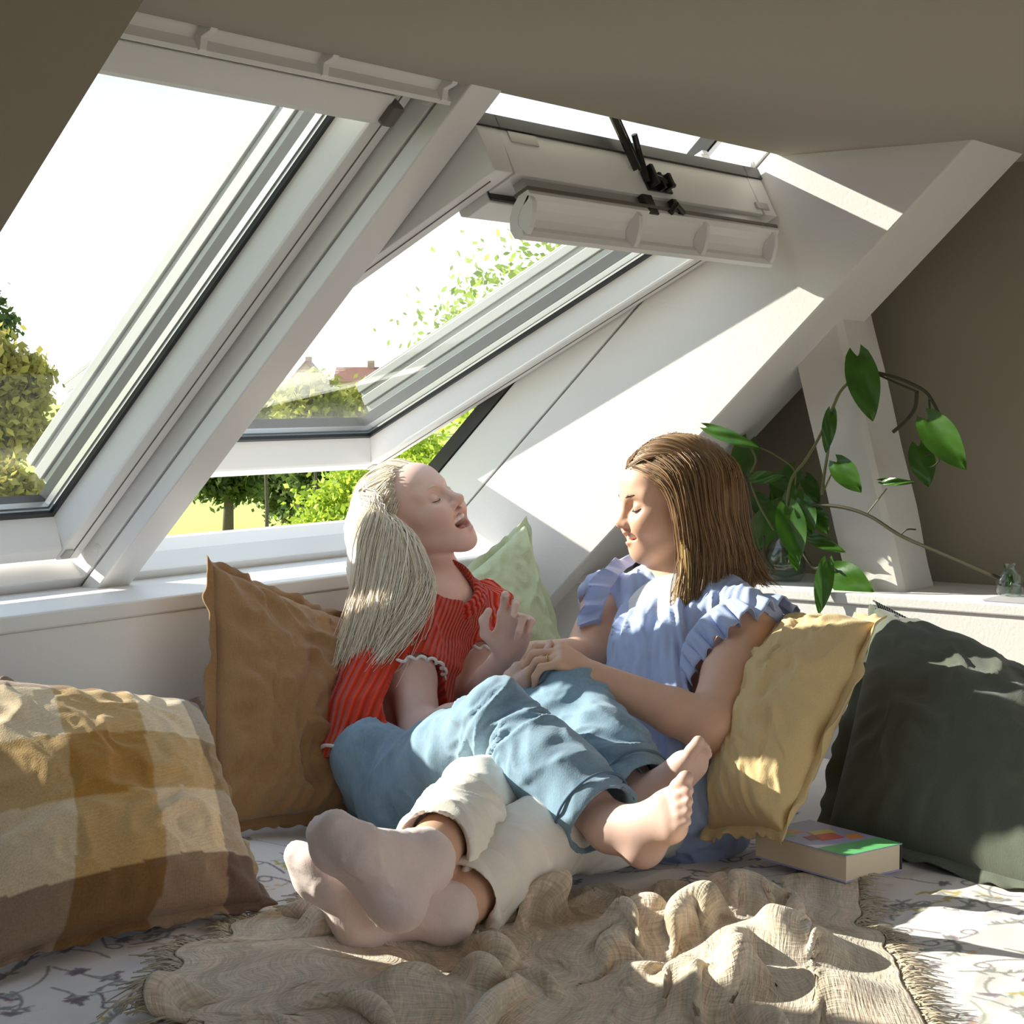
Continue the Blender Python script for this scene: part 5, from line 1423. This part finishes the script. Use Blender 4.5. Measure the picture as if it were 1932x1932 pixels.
    def streak(V, N): return 0.0008 * np.sin(V @ nz((0.6, -0.7, 0.3)) * 900 + 3 * vnoise(V * 40, 3))
    Hs.build('hair', M['hair_blond'], root, 0.0036, (0.6, 0.6, 0.6), streak, off=off)
    ho = [c for c in root.children if c.name.startswith('hair')][0]
    rt = lambda x, y, z: H.w(x, y, z)
    Gs = [
        [H.scalp(0.040, -0.030, 0.001), H.scalp(-0.045, -0.045, 0.008), P(712, 940, 3.470), P(684, 1010, 3.430), P(676, 1090, 3.400), P(660, 1180, 3.370), P(642, 1250, 3.350), P(632, 1290, 3.330)],
        [H.scalp(0.034, -0.048, 0.001), H.scalp(-0.040, -0.062, 0.008), P(718, 965, 3.440), P(700, 1040, 3.410), P(690, 1110, 3.380), P(668, 1190, 3.350), P(650, 1250, 3.330), P(640, 1282, 3.320)],
        [rt(0.026, -0.060, 0.085), rt(-0.03, -0.083, 0.06), P(735, 985, 3.430), P(722, 1060, 3.395), P(710, 1130, 3.350), P(690, 1200, 3.330), P(672, 1260, 3.315)],
        [rt(0.024, -0.066, 0.070), rt(-0.02, -0.084, 0.045), P(752, 1000, 3.420), P(752, 1065, 3.390), P(738, 1130, 3.345), P(722, 1195, 3.330), P(712, 1250, 3.310)],
        [rt(0.022, -0.069, 0.055), rt(-0.01, -0.084, 0.030), P(768, 1010, 3.420), P(788, 1065, 3.395), P(796, 1105, 3.380), P(770, 1165, 3.340), P(735, 1215, 3.320), P(706, 1265, 3.300)],
        [rt(0.018, -0.072, 0.040), rt(-0.008, -0.084, 0.012), P(778, 1025, 3.425), P(804, 1075, 3.410), P(812, 1112, 3.395), P(790, 1165, 3.345), P(745, 1220, 3.310), P(690, 1285, 3.290)]]
    lk = strands('locks', M['hair_blond'], ho, Gs, 1700, 5, 0.0010, 0.0105, 0.007, off)
    lk2 = strands('crown_strands', M['hair_blond'], ho, [[H.scalp(0.058 - 0.4 * abs(y), y, 0.001), H.scalp(0.02, y, 0.006), H.scalp(-0.04, y, 0.008), H.scalp(-0.085, y * 0.7, 0.010)] for y in (-0.064, -0.045, -0.02, 0.0, 0.03)], 520, 6, 0.0009, 0.004, 0.0, off)
    lk3 = strands('loose_locks', M['hair_blond'], ho, [Gs[5], Gs[5], Gs[4], Gs[3]], 130, 9, 0.0011, 0.016, 0.012, off)
    return dict(root=root, H=H)
GIRL = girl()

# ================================================================== THE WOMAN
def woman():
    hip = P(1300, 1505, 3.12)
    root = thing('person', 'smiling brown-haired woman in pale blue ruffled blouse and white trousers', 'person', 'people on the bed', tuple(hip))
    off = hip; sk = (0.72, 0.44, 0.30)
    S = Sdf()
    f = cv(-0.95, -0.13, 0.27); u = cv(-0.13, 0.98, 0.05)
    H = Head(S, P(1268, 952, 3.44), f, u, 1.0, 0.81)
    H.face('smile', sk)
    nb = P(1292, 1135, 3.44); nt_ = P(1285, 1035, 3.46)
    S.chain([nt_, P(1280, 1085, 3.44), nb], [0.055, 0.050, 0.058], 0.025)
    shL, elL, wrL = P(1420, 1185, 3.28), P(1338, 1372, 3.04), P(1122, 1278, 3.10)
    shR, elR, wrR = P(1148, 1140, 3.52), P(1100, 1240, 3.38), P(1018, 1236, 3.31)
    S.cap(shL, nb, 0.05, 0.055, 0.03); S.cap(shR, nb, 0.05, 0.055, 0.03)
    S.chain([shL, (shL + elL) / 2, elL], [0.054, 0.050, 0.041], 0.02)
    S.chain([elL, elL * 0.7 + wrL * 0.3, wrL], [0.040, 0.039, 0.026], 0.02)
    S.chain([shR, elR, wrR], [0.046, 0.038, 0.026], 0.02)
    tips, tp = hand(S, wrL, P(1056, 1236, 3.09), cv(-0.15, -0.85, -0.35), 0.175, [(38, 48, 25, 5), (40, 50, 25, 1), (42, 50, 28, -2), (45, 50, 28, -6)],
         [(0.016, 0.024, 0.006), (0.044, 0.046, 0.016), (0.074, 0.046, 0.028), (0.098, 0.036, 0.036)], left=True)
    hand(S, wrR, P(975, 1246, 3.29), cv(-0.1, -0.7, -0.5), 0.17, [(25, 30, 20, 4), (25, 35, 20, 0), (28, 35, 20, -2), (30, 35, 20, -6)],
         [(0.016, 0.024, 0.006), (0.044, 0.046, 0.016), (0.074, 0.050, 0.024), (0.098, 0.044, 0.030)], left=False)
    side = shL - shR
    S.loft([P(1290, 1480, 3.16), P(1278, 1300, 3.30), P(1285, 1150, 3.43)], [0.10, 0.105, 0.12], [0.075, 0.080, 0.062], side, 0.04)
    # legs
    hA, hB = P(1235, 1495, 3.22), P(1268, 1520, 3.12)
    kA, aA = P(905, 1512, 2.82), P(794, 1626, 2.45)
    kB, aB = P(1015, 1580, 2.76), P(840, 1724, 2.47)
    S.cap(hA, kA, 0.060, 0.048, 0.02); S.cap(hB, kB, 0.060, 0.048, 0.02); S.cap(hA, hB, 0.065, 0.065, 0.03)
    S.chain([kA, kA * 0.6 + aA * 0.4, aA], [0.046, 0.044, 0.036], 0.02); S.chain([kB, kB * 0.6 + aB * 0.4, aB], [0.046, 0.044, 0.036], 0.02)
    FA = (aA, P(752, 1768, 2.38), P(588, 1562, 2.30), cv(0.66, 0.20, -0.72)); FB = (aB, P(682, 1806, 2.45), P(548, 1612, 2.41), cv(0.70, 0.25, -0.66))
    lip = (0.62, 0.22, 0.18)
    for y in (-0.022, -0.011, 0.0, 0.011, 0.022):
        x = 0.100 - abs(y) * 0.6
        H.spot((x, y, -0.0500 + abs(y) * 0.10), 0.006, lip, 0.8); H.spot((x - 0.005, y * 0.9, -0.0725 + abs(y) * 0.35), 0.007, lip, 0.8)
    for y in (-0.024, -0.016, -0.008, 0.0, 0.008, 0.016, 0.024): H.spot((0.0950 - abs(y) * 0.80, y * 1.08, -0.0595 + abs(y) * 0.12), 0.0060, (0.93, 0.88, 0.80), 1.0)
    for y in (-1, 1):
        H.spot((0.073, y * 0.042, -0.030), 0.026, (0.72, 0.34, 0.23), 0.5); H.spot((0.0, y * 0.078, -0.005), 0.03, (0.62, 0.28, 0.18), 0.4)
    H.spot((0.112, 0, -0.028), 0.016, (0.74, 0.36, 0.27), 0.5)
    S.build('body', M['skin'], root, 0.0027, sk, off=off)
    def lash(nm, mat, pts, r):
        for y in (-1, 1):
            m = MB(); m.tube([H.w(x, y * yy, z) - off for x, yy, z in pts], r, 6); m.build(nm, mat, root, smooth=True)
    lash('eyelash_line', M['lash'], [(0.0835, 0.020, 0.002), (0.0890, 0.027, -0.001), (0.0885, 0.034, -0.0015), (0.0840, 0.041, 0.000), (0.079, 0.0465, 0.003)], [0.0008, 0.0015, 0.0017, 0.0015, 0.0005])
    lash('eyebrow', M['hair_brown'], [(0.0950, 0.012, 0.024), (0.0930, 0.025, 0.029), (0.0850, 0.038, 0.029), (0.0755, 0.048, 0.023)], [0.0012, 0.0023, 0.002, 0.0008])
    # ---- socks
    K = Sdf()
    foot(K, *FA, 0.22, False, toes=False, r=1.42)
    K.cap(aA, aA + nz(kA - aA) * 0.012, 0.036, 0.036, 0.02)
    K.build('sock', M['sock'], root, 0.0036, None, wrinkle(30, 0.0012, None, 3), off=off)
    K = Sdf(); foot(K, *FB, 0.22, True, toes=False, r=1.42); K.cap(aB, aB + nz(kB - aB) * 0.012, 0.036, 0.036, 0.02)
    K.build('sock', M['sock'], root, 0.0036, None, wrinkle(30, 0.0012, None, 4), off=off)
    # ---- white trousers
    cA = kA * 0.24 + aA * 0.76; cB = kB * 0.22 + aB * 0.78
    for h_, k_, a_, c_, sd_ in ((hA, kA, aA, cA, 51), (hB, kB, aB, cB, 57)):
        J = Sdf(); ax = nz(a_ - k_)
        J.chain([h_, h_ * 0.4 + k_ * 0.6, k_, k_ * 0.5 + c_ * 0.5, c_], [0.078, 0.070, 0.062, 0.060, 0.058], 0.03)
        if sd_ == 51: J.cap(hA, hB, 0.078, 0.078, 0.04)
        J.cap(c_ + ax * 0.082, c_ + ax * 0.17, 0.080, 0.105, 0.003, 's'); J.cap(c_ - ax * 0.03, c_ + ax * 0.12, 0.046, 0.050, 0.004, 's')
        J.build('trouser_leg', M['white_denim'], root, 0.0044, None, wrinkle(9, 0.007, ax, sd_, 1.6), off=off)
    # ---- blouse
    T = Sdf()
    T.loft([P(1282, 1530, 3.14), P(1284, 1410, 3.21), P(1276, 1310, 3.30), P(1270, 1220, 3.36), P(1285, 1135, 3.43)], [0.132, 0.145, 0.152, 0.148, 0.115], [0.112, 0.118, 0.118, 0.112, 0.075], side, 0.02)
    T.cap(nb, shL + np.array([0, 0, 0.01]), 0.066, 0.060, 0.03); T.cap(nb, shR + np.array([0, 0, 0.006]), 0.066, 0.056, 0.03)
    axL = nz(elL - shL); axR = nz(elR - shR)
    T.cap(shL + axL * 0.045, shL + axL * 0.16, 0.060, 0.075, 0.008, 's'); T.cap(shR + axR * 0.05, shR + axR * 0.14, 0.055, 0.07, 0.008, 's')
    fr = nz(np.cross(side, nb - P(1325, 1480, 3.14)));  fr = fr if fr @ FW < 0 else -fr
    T.cap(P(1275, 1060, 3.40), P(1262, 1100, 3.345), 0.050, 0.036, 0.006, 's'); T.cap(P(1262, 1095, 3.335), P(1222, 1205, 3.235), 0.030, 0.010, 0.006, 's')
    tdir = nz(nb - P(1290, 1490, 3.16)); sdn = nz(side - tdir * (side @ tdir))
    def pleats(V, N):
        x = (V - nb) @ sdn; front = (N @ fr).clip(0, 1)
        tuck = np.sin(x * 2 * math.pi / 0.019 + 4.0 * vnoise(V * 11, 71)) * 0.0015 * front
        return tuck + wrinkle(15, 0.010, tdir, 61, 0.28)(V, N)
    bo = T.build('blouse', M['blouse'], root, 0.0042, None, pleats, off=off)
    Cm = Sdf()
    Cm.loft([P(1276, 1270, 3.33), P(1270, 1215, 3.36), P(1272, 1165, 3.39)], [0.125, 0.125, 0.105], [0.092, 0.094, 0.080], side, 0.02)
    Cm.build('camisole', M['cami'], root, 0.005, None, None, off=off)
    # ruffles over the shoulders
    def ruffle(path, outd, wid, seed, nw, amp):
        path = np.array([np.array(p) for p in path]); n = 150; t = np.linspace(0, len(path) - 1, n)
        gp = np.concatenate([[2 * path[0] - path[1]], path, [2 * path[-1] - path[-2]]]); od = np.array([np.array(o) for o in outd])
        c = []
        for x in t:
            i = min(int(x), len(path) - 2); f_ = x - i; p0, p1, p2, p3 = gp[i:i + 4]
            c.append(0.5 * ((2 * p1) + (-p0 + p2) * f_ + (2 * p0 - 5 * p1 + 4 * p2 - p3) * f_ ** 2 + (-p0 + 3 * p1 - 3 * p2 + p3) * f_ ** 3))
        c = np.array(c); o = np.stack([np.interp(t, np.arange(len(od)), od[:, j]) for j in range(3)], -1); o /= np.linalg.norm(o, axis=1)[:, None]
        tg = np.gradient(c, axis=0); tg /= np.linalg.norm(tg, axis=1)[:, None]; nn = np.cross(tg, o)
        R = np.random.RandomState(seed); ph = np.cumsum(nw * 2 * math.pi / n * R.uniform(0.6, 1.4, n)); wv = np.sin(ph) + 0.35 * np.sin(2.3 * ph + 1)
        env = np.sin(np.pi * np.linspace(0.06, 0.94, n)) ** 0.5; rows = []
        for r in np.linspace(0, 1, 9):
            droop = -0.25 * r * r
            rows.append(c + (o * (wid * r * env * (1 + 0.08 * np.sin(ph * 0.5)))[:, None]) + nn * (amp * (r ** 0.8) * wv * env)[:, None] + tg * (0.006 * r * np.cos(ph))[:, None] + UP * (droop * wid * env)[:, None] * 0.6)
        V = np.concatenate(rows) - off; idx = np.arange(9 * n).reshape(9, n)
        q = np.stack([idx[:-1, :-1], idx[:-1, 1:], idx[1:, 1:], idx[1:, :-1]], -1).reshape(-1, 4)
        ob = fast('shoulder_ruffle', V, q, M['blouse'], bo, True)
        so = ob.modifiers.new('thick', 'SOLIDIFY'); so.thickness = 0.0016
    ruffle([P(1282, 1270, 3.18), P(1290, 1215, 3.20), P(1325, 1165, 3.22), P(1380, 1130, 3.25), P(1440, 1125, 3.30), P(1480, 1160, 3.36)], [cv(0.5, -0.5, 0.8), cv(0.6, -0.5, 0.8), cv(0.45, -0.5, 0.8), cv(0.4, -0.3, 0.9), cv(0.8, -0.1, 0.6), cv(0.9, -0.3, 0.2)], 0.064, 3, 10, 0.014)
    ruffle([P(1130, 1230, 3.40), P(1132, 1180, 3.40), P(1145, 1130, 3.42), P(1170, 1085, 3.45), P(1200, 1060, 3.50)], [cv(-0.8, -0.4, 0.3), cv(-0.9, -0.2, 0.3), cv(-0.9, 0.1, 0.3), cv(-0.8, 0.4, 0.2), cv(-0.6, 0.6, 0)], 0.046, 4, 7, 0.011)
    # ring
    rg = MB(); q = tips[2]; rg.tube([p - off for p in ringpts(q[0] * 0.45 + q[1] * 0.55, q[1] - q[0], 0.0092, 0.0092, UP, 24)], 0.0012, 6, False); rg.build('ring', M['gold'], root, smooth=True)
    # ---- hair
    Hs = Sdf(); H2 = Head(Hs, H.o, f, u, 1.0)
    H2.ell((-0.033, 0, 0.046), (0.094, 0.080, 0.083), 0.02)
    H2.ell((-0.055, 0, -0.01), (0.056, 0.078, 0.080), 0.03)
    Hs.chain([H.w(-0.06, 0.045, 0.0), P(1345, 1030, 3.40), P(1345, 1100, 3.38)], [0.050, 0.042, 0.028], 0.03)
    Hs.chain([H.w(-0.07, 0.0, 0.0), P(1380, 1040, 3.46), P(1405, 1095, 3.46)], [0.054, 0.042, 0.024], 0.03)
    def streak(V, N): return 0.0008 * np.sin(V @ nz((0.6, -0.75, 0.1)) * 700 + 3 * vnoise(V * 30, 3))
    Hs.build('hair', M['hair_brown'], root, 0.0036, (0.35, 0.35, 0.35), streak, off=off)
    ho = [c for c in root.children if c.name.startswith('hair')][0]
    rt = lambda x, y, z: H.w(x, y, z)
    Gs = [
        [H.scalp(0.072, 0.022, 0.006), rt(0.052, 0.066, 0.052), P(1268, 935, 3.345), P(1282, 1000, 3.335), P(1286, 1060, 3.33), P(1276, 1130, 3.31), P(1284, 1200, 3.27)],
        [H.scalp(0.046, 0.014, 0.004), rt(0.020, 0.080, 0.070), P(1290, 950, 3.335), P(1302, 1020, 3.325), P(1306, 1080, 3.32), P(1300, 1140, 3.295), P(1292, 1205, 3.26)],
        [H.scalp(0.018, 0.008, 0.005), rt(-0.010, 0.086, 0.070), P(1318, 960, 3.34), P(1330, 1030, 3.33), P(1332, 1090, 3.32), P(1322, 1140, 3.31)],
        [H.scalp(-0.02, 0.005, 0.006), rt(-0.045, 0.084, 0.070), P(1345, 960, 3.35), P(1360, 1030, 3.345), P(1362, 1090, 3.34), P(1350, 1130, 3.33)],
        [H.scalp(-0.06, 0.002, 0.006), rt(-0.085, 0.068, 0.065), P(1372, 960, 3.38), P(1388, 1030, 3.38), P(1395, 1080, 3.385), P(1392, 1110, 3.38)],
        [H.scalp(-0.09, 0.0, 0.006), rt(-0.122, 0.04, 0.05), P(1398, 970, 3.43), P(1412, 1030, 3.43), P(1425, 1075, 3.44), P(1440, 1100, 3.44)],
        [H.scalp(-0.098, -0.02, 0.006), rt(-0.130, 0.01, 0.03), P(1408, 1000, 3.47), P(1420, 1050, 3.47), P(1440, 1085, 3.48), P(1462, 1100, 3.48)]]
    strands('locks', M['hair_brown'], ho, Gs, 1900, 15, 0.0010, 0.0090, 0.004, off)
    strands('crown_strands', M['hair_brown'], ho, [[H.scalp(0.074 - 0.03 * i, 0.006, 0.009), H.scalp(0.052 - 0.03 * i, 0.034, 0.010), H.scalp(0.018 - 0.026 * i, 0.058, 0.009), rt(0.0 - 0.022 * i, 0.084 - 0.004 * max(0, i - 3), 0.055)] for i in range(6)], 640, 16, 0.0010, 0.003, 0.0, off)
    strands('golden_lock', M['hair_gold'], ho, [[P(1284, 1020, 3.325), P(1284, 1075, 3.32), P(1275, 1130, 3.30), P(1283, 1200, 3.265)], [P(1296, 1040, 3.315), P(1300, 1095, 3.31), P(1296, 1145, 3.29), P(1292, 1205, 3.255)]], 150, 19, 0.0011, 0.006, 0.004, off)
    strands('far_strands', M['hair_brown'], ho, [[H.scalp(0.074 - 0.03 * i, 0.002, 0.009), H.scalp(0.052 - 0.03 * i, -0.03, 0.010), H.scalp(0.016 - 0.026 * i, -0.056, 0.010)] for i in range(5)], 260, 17, 0.0010, 0.003, 0.0, off)
    return dict(root=root, H=H)
WOMAN = woman()
# ================================================================== PLANT AND SHELF THINGS
def mat_leafgloss(name, rgb, rgb2):
    m, nt, b = new_mat(name)
    tc = nt.nodes.new('ShaderNodeTexCoord'); nz_ = nt.nodes.new('ShaderNodeTexNoise'); nz_.inputs['Scale'].default_value = 30; nt.links.new(tc.outputs['Object'], nz_.inputs['Vector'])
    mx = nt.nodes.new('ShaderNodeMix'); mx.data_type = 'RGBA'; mx.inputs[6].default_value = (*rgb, 1); mx.inputs[7].default_value = (*rgb2, 1)
    nt.links.new(nz_.outputs[0], mx.inputs[0]); nt.links.new(mx.outputs[2], b.inputs['Base Color'])
    b.inputs['Roughness'].default_value = 0.32; b.inputs['Specular IOR Level'].default_value = 0.5
    out = nt.nodes['Material Output']; tl = nt.nodes.new('ShaderNodeBsdfTranslucent'); nt.links.new(mx.outputs[2], tl.inputs[0])
    ms = nt.nodes.new('ShaderNodeMixShader'); ms.inputs[0].default_value = 0.25; nt.links.new(b.outputs[0], ms.inputs[1]); nt.links.new(tl.outputs[0], ms.inputs[2]); nt.links.new(ms.outputs[0], out.inputs[0])
    return m
M['pothos'] = mat_leafgloss('pothos_leaf', (0.022, 0.080, 0.008), (0.075, 0.20, 0.016))
M['vine'] = mat_plain('vine_stem', (0.16, 0.17, 0.06), 0.5, var=0.2, scale=20)
M['vine_dark'] = mat_plain('dark_vine_stem', (0.05, 0.045, 0.02), 0.6, var=0.2, scale=20)
M['vase'] = mat_glass('clear_vase_glass', (0.90, 0.94, 0.92), 0.02, 0.06)
M['water'] = mat_glass('vase_water', (0.75, 0.85, 0.78), 0.02, 0.04)
M['paper'] = mat_plain('pale_booklet', (0.55, 0.55, 0.58), 0.5)
def plant():
    base = PX(1482, 1050, 3.56); base[2] = ZSH
    root = thing('pothos_plant', 'trailing pothos with heart-shaped leaves in a glass vase on the shelf', 'plant', loc=tuple(base)); off = base
    va = MB(); R = 0.046
    va.lathe([(0.0, 0.001), (0.034, 0.001), (0.044, 0.018), (R, 0.045), (0.040, 0.075), (0.028, 0.092), (0.030, 0.104)], (0, 0, 0), 28)
    va.lathe([(0.028, 0.104), (0.026, 0.092), (0.038, 0.075), (R - 0.002, 0.045), (0.042, 0.018), (0.0, 0.004)], (0, 0, 0), 28)
    va.build('vase', M['vase'], root, smooth=True, recalc=False)
    wt = MB(); wt.lathe([(0.0, 0.006), (0.040, 0.018), (0.0425, 0.045), (0.038, 0.068), (0.0, 0.068)], (0, 0, 0), 24); wt.build('water', M['water'], root, smooth=True)
    crown = off + np.array([0, 0, 0.10])
    def Q(u, v, x): return PX(u, v, x)
    ST = [  # (pixel path, X plane, radius, material)
        ([(1484, 1010), (1490, 914), (1520, 868), (1545, 826), (1571, 770), (1586, 738), (1612, 712)], 3.455, 0.0032, 'vine'),
        ([(1550, 934), (1556, 890), (1562, 852), (1571, 777)], 3.45, 0.0030, 'vine'),
        ([(1625, 690), (1647, 701), (1693, 713), (1742, 736), (1762, 762), (1774, 788)], 3.47, 0.0034, 'vine_dark'),
        ([(1655, 706), (1690, 722), (1728, 738)], 3.475, 0.0022, 'vine_dark'),
        ([(1730, 737), (1726, 770), (1708, 795), (1685, 815)], 3.50, 0.0042, 'vine_dark'),
        ([(1490, 985), (1515, 962), (1542, 953), (1594, 958), (1643, 975), (1702, 1012), (1791, 1050), (1886, 1091)], 3.45, 0.0036, 'vine_dark'),
        ([(1637, 968), (1655, 945), (1673, 922)], 3.45, 0.0014, 'vine'),
        ([(1416, 842), (1426, 870), (1415, 901), (1431, 950), (1460, 1000)], 3.47, 0.0026, 'vine'),
        ([(1436, 845), (1465, 860), (1498, 886), (1500, 920)], 3.50, 0.0018, 'vine'),
        ([(1441, 1010), (1444, 1050), (1460, 1075), (1455, 1082)], 3.48, 0.0026, 'vine_dark'),
        ([(1500, 1020), (1510, 1035), (1535, 1071), (1558, 1066), (1580, 1078)], 3.46, 0.0030, 'vine_dark'),
        ([(1555, 925), (1566, 900), (1580, 876)], 3.45, 0.0018, 'vine'),
        ([(1745, 860), (1765, 855), (1772, 868), (1760, 880), (1750, 880)], 3.48, 0.0018, 'vine_dark'),
        ([(1753, 752), (1754, 780), (1750, 800)], 3.475, 0.0022, 'vine_dark'),
        ([(1700, 1008), (1712, 999), (1728, 999)], 3.45, 0.0016, 'vine_dark')]
    for pts, x, r, m in ST:
        w = [Q(u, v, x) - off for u, v in pts]
        # smooth
        w = np.array(w); t = np.linspace(0, len(w) - 1, 5 * len(w)); gp = np.concatenate([[2 * w[0] - w[1]], w, [2 * w[-1] - w[-2]]]); c = []
        for q in t:
            i = min(int(q), len(w) - 2); f = q - i; p0, p1, p2, p3 = gp[i:i + 4]
            c.append(0.5 * ((2 * p1) + (-p0 + p2) * f + (2 * p0 - 5 * p1 + 4 * p2 - p3) * f * f + (-p0 + 3 * p1 - 3 * p2 + p3) * f ** 3))
        sb_ = MB(); sb_.tube(c, r, 8); sb_.build('stem', M[m], root, smooth=True)
    LV = [  # base px, tip px, width px, X plane, lean (how far the tip comes forward), fold
        ((1618, 672), (1646, 792), 58, 3.44, 0.02, 0.25), ((1750, 792), (1819, 882), 60, 3.46, 0.03, 0.3), ((1733, 842), (1752, 918), 46, 3.52, 0.0, 0.2),
        ((1664, 908), (1722, 910), 14, 3.45, 0.02, 0.5), ((1578, 872), (1622, 926), 44, 3.44, 0.02, 0.2), ((1568, 778), (1558, 853), 26, 3.44, 0.02, 0.3),
        ((1418, 901), (1475, 899), 24, 3.46, 0.02, 0.2), ((1412, 832), (1392, 905), 50, 3.54, 0.0, 0.2), ((1486, 958), (1506, 1058), 54, 3.43, 0.04, 0.35),
        ((1514, 945), (1532, 1004), 38, 3.45, 0.03, 0.25), ((1537, 964), (1560, 1006), 34, 3.47, 0.02, 0.25), ((1526, 1012), (1590, 1040), 24, 3.48, 0.02, 0.3),
        ((1560, 1062), (1545, 1158), 34, 3.42, 0.03, 0.35), ((1574, 1078), (1646, 1122), 58, 3.47, 0.02, 0.2), ((1468, 958), (1408, 1046), 56, 3.52, 0.0, 0.2),
        ((1500, 886), (1452, 952), 46, 3.54, 0.0, 0.25), ((1504, 925), (1480, 980), 40, 3.50, 0.02, 0.2), ((1336, 808), (1432, 846), 24, 3.33, 0.0, 0.2),
        ((1496, 1040), (1504, 1076), 22, 3.46, 0.02, 0.3), ((1462, 905), (1490, 945), 36, 3.53, 0.0, 0.2), ((1440, 985), (1432, 1040), 40, 3.55, 0.0, 0.2),
        ((1575, 1082), (1588, 1120), 16, 3.49, 0.0, 0.3), ((1520, 900), (1545, 950), 30, 3.54, 0.0, 0.25), ((1425, 940), (1470, 985), 40, 3.56, 0.0, 0.2)]
    for (bu, bv), (tu, tv), wpx, x, lean, fold in LV:
        b = Q(bu, bv, x); t = Q(tu, tv, x - lean); d = t - b; L = np.linalg.norm(d); d /= L
        vw = nz(CAM - b); s_ = nz(np.cross(d, vw)); n_ = np.cross(s_, d); wd = wpx / F_PX * 4.1
        vs = []; fs = []; NU, NV = 13, 4
        for i in range(NU):
            q = i / (NU - 1)
            hw = wd / 2 * (math.sin(math.pi * min(1, q * 0.9 + 0.10)) ** 0.75) * (1.12 - 0.35 * q)
            if i == 0: hw = wd * 0.16
            if i == NU - 1: hw = 0.0006
            back = -0.10 * L * (1 - q) ** 3
            for j in range(-NV, NV + 1):
                r = j / NV
                p = b + d * (q * L + back * abs(r) ** 1.5 * 1.6) + s_ * hw * r + n_ * (abs(r) * hw * fold - 0.10 * L * q * q + 0.003 * math.sin(q * 9 + j))
                vs.append(p - off)
        k = 2 * NV + 1
        for i in range(NU - 1):
            for j in range(k - 1): fs.append((i * k + j, i * k + j + 1, (i + 1) * k + j + 1, (i + 1) * k + j))
        finish('leaf', vs, fs, M['pothos'], root, True)
plant()
def small_vase():
    b = PX(1905, 1118, 3.52); b[2] = ZSH
    root = thing('glass_vase', 'small round glass vase with a cutting at the right edge of the shelf', 'vase', loc=tuple(b))
    va = MB()
    va.lathe([(0.0, 0.001), (0.016, 0.001), (0.026, 0.012), (0.030, 0.028), (0.026, 0.044), (0.012, 0.055), (0.011, 0.064), (0.014, 0.070)], (0, 0, 0), 24)
    va.lathe([(0.014, 0.070), (0.010, 0.062), (0.024, 0.043), (0.028, 0.028), (0.024, 0.012), (0.0, 0.003)], (0, 0, 0), 24)
    va.build('vase_glass', M['vase'], root, smooth=True, recalc=False)
    sb_ = MB(); sb_.tube([(0.004, 0, 0.012), (0.002, 0.004, 0.04), (-0.006, 0.010, 0.068)], 0.0022, 8); sb_.tube([(-0.006, 0, 0.012), (0.004, -0.004, 0.03), (0.008, 0.002, 0.045)], 0.004, 8)
    sb_.build('cutting', M['pothos'], root, smooth=True)
    c = PX(1885, 1138, XH + 0.01); c[2] = ZSH
    bk = thing('booklet', 'thin pale grey booklet lying on the front of the shelf at the right', 'booklet', loc=tuple(c))
    m = MB(); m.box(-0.005, 0.12, -0.16, 0.03, 0.0, 0.004); m.build('pages', M['bwhite'], bk)
    m = MB(); m.box(-0.007, 0.121, -0.162, 0.032, 0.004, 0.0052); m.build('cover', M['paper'], bk)
small_vase()
